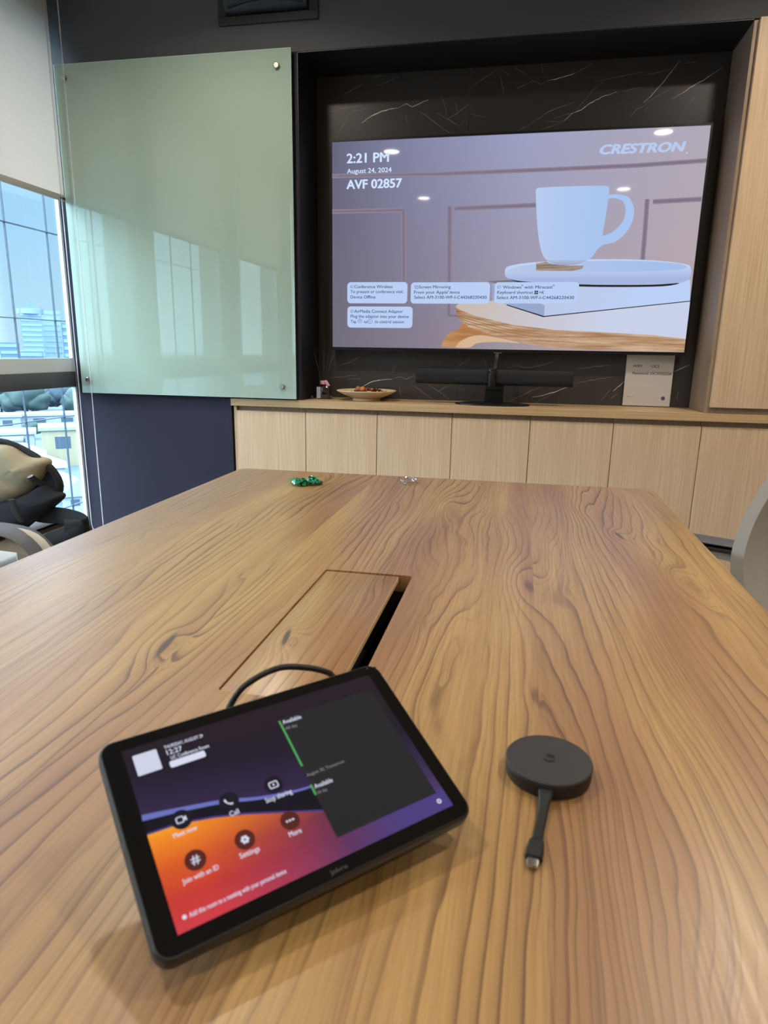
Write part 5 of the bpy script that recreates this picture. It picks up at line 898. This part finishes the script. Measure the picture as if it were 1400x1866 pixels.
ground = P('hazy_ground', lin(80, 100, 112), .9, bump=(.05, .3))
mb = MB(); mb.add([(-3000, -3000, -30), (-20, -3000, -30), (-20, 3000, -30), (-3000, 3000, -30)], [(0, 1, 2, 3)], ground); solo('city_ground', mb, 'pale hazy city ground far below the window', 'ground', (-400, 200, -30), smooth=0, kind='structure')
VD = Vector((-.62, .784, 0)); VS = Vector((.784, .62, 0))     # away from the window / to the right as seen through it
def hz(name, r, g, b): return P(name, lin(r*.60, g*.62, b*.65), .9)  # distance haze put straight into the surface colour
def tower(label, u0, u1, X, ztop, mat_, win, rows, cols, slab=False):
    """u0,u1: lateral y range on the plane x = X"""
    yc = (u0+u1)/2; wd = (u1-u0)*.62; rt = thing('tower_block', label, 'building', (X, yc, -30), math.atan2(VS.y, VS.x), group='hazy tower blocks on the skyline')
    mb = MB(); mb.box((-wd/2, 0, 0), (wd/2, wd*.7, ztop+30), mat_); build('wall', mb, rt, local=True, smooth=0)
    mb = MB()
    for r_ in range(rows):
        z = (ztop+30)*(1-(r_+.7)/(rows+.5)); mb.box((-wd*.46, -.3, z), (wd*.46, 0, z+(ztop+30)/rows*.45), win)
    build('window_bands', mb, rt, local=True, smooth=0)
    if slab:
        mb = MB(); mb.prism([(wd*.62*math.cos(a), wd*.35+wd*.5*math.sin(a)) for a in [2*PI*k/28 for k in range(28)]], lambda u, v, d: (u, v, d), ztop+30-5.5, ztop+30-1.5, win); build('roof_disc', mb, rt, local=True)
        mb = MB(); mb.box((-wd*.2, wd*.1, ztop+30-1.5), (wd*.2, wd*.5, ztop+34), mat_); build('plant_room', mb, rt, local=True, smooth=0)
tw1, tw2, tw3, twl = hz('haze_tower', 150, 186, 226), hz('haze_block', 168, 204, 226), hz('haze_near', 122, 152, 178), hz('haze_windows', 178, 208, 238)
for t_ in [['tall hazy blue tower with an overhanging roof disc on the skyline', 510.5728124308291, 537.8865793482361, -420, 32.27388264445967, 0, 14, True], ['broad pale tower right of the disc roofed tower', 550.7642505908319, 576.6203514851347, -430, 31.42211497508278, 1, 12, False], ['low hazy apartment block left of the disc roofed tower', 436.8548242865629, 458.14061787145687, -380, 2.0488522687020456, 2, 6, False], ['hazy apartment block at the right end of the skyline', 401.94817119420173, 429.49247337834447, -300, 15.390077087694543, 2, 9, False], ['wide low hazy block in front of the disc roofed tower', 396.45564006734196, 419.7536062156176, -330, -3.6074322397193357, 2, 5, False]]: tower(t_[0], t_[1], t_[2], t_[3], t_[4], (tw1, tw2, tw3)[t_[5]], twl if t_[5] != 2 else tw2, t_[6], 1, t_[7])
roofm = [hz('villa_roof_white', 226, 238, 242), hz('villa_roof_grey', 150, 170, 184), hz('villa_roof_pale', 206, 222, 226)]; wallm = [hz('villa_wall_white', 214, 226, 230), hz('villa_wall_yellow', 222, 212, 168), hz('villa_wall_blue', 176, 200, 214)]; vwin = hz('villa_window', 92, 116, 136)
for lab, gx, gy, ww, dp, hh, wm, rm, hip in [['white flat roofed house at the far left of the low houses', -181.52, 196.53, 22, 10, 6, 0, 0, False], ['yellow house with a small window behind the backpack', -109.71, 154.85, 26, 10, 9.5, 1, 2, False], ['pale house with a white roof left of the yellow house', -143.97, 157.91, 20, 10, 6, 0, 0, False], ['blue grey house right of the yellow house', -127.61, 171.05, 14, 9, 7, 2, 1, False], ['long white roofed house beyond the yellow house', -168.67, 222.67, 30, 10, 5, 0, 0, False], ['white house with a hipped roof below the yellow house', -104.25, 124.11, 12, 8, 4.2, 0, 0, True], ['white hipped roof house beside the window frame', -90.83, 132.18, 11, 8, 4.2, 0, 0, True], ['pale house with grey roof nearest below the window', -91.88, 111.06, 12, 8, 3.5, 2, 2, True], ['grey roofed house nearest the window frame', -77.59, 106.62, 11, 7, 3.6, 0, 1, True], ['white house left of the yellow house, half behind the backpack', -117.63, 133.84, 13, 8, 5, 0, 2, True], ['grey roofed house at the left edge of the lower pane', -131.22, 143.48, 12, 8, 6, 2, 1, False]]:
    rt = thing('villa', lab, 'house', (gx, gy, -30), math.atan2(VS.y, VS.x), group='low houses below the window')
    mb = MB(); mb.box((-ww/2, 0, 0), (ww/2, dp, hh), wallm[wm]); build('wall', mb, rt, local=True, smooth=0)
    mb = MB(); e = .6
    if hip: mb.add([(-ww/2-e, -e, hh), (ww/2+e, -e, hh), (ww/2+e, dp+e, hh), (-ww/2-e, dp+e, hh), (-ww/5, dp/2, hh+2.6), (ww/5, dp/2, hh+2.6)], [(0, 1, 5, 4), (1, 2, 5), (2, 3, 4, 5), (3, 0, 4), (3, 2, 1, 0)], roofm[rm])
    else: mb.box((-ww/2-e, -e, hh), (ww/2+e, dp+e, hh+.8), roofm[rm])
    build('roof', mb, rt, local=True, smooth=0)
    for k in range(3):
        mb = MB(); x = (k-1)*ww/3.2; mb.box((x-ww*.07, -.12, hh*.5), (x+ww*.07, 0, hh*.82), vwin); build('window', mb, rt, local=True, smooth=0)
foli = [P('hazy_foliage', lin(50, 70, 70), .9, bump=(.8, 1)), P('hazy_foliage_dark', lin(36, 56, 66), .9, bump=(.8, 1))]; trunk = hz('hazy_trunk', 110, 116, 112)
def crown(mb, c, r_, m_):
    bm = bmesh.new(); bmesh.ops.create_icosphere(bm, subdivisions=3, radius=r_)
    ph = random.uniform(0, 9)
    for v in bm.verts: v.co *= 1+.14*math.sin(v.co.x*1.9/r_*2.2+ph)*math.cos(v.co.z*2.7/r_*1.7+ph)+random.uniform(-.06, .06); v.co.z *= .85
    mb.bm(bm, m_, Matrix.Translation(c))
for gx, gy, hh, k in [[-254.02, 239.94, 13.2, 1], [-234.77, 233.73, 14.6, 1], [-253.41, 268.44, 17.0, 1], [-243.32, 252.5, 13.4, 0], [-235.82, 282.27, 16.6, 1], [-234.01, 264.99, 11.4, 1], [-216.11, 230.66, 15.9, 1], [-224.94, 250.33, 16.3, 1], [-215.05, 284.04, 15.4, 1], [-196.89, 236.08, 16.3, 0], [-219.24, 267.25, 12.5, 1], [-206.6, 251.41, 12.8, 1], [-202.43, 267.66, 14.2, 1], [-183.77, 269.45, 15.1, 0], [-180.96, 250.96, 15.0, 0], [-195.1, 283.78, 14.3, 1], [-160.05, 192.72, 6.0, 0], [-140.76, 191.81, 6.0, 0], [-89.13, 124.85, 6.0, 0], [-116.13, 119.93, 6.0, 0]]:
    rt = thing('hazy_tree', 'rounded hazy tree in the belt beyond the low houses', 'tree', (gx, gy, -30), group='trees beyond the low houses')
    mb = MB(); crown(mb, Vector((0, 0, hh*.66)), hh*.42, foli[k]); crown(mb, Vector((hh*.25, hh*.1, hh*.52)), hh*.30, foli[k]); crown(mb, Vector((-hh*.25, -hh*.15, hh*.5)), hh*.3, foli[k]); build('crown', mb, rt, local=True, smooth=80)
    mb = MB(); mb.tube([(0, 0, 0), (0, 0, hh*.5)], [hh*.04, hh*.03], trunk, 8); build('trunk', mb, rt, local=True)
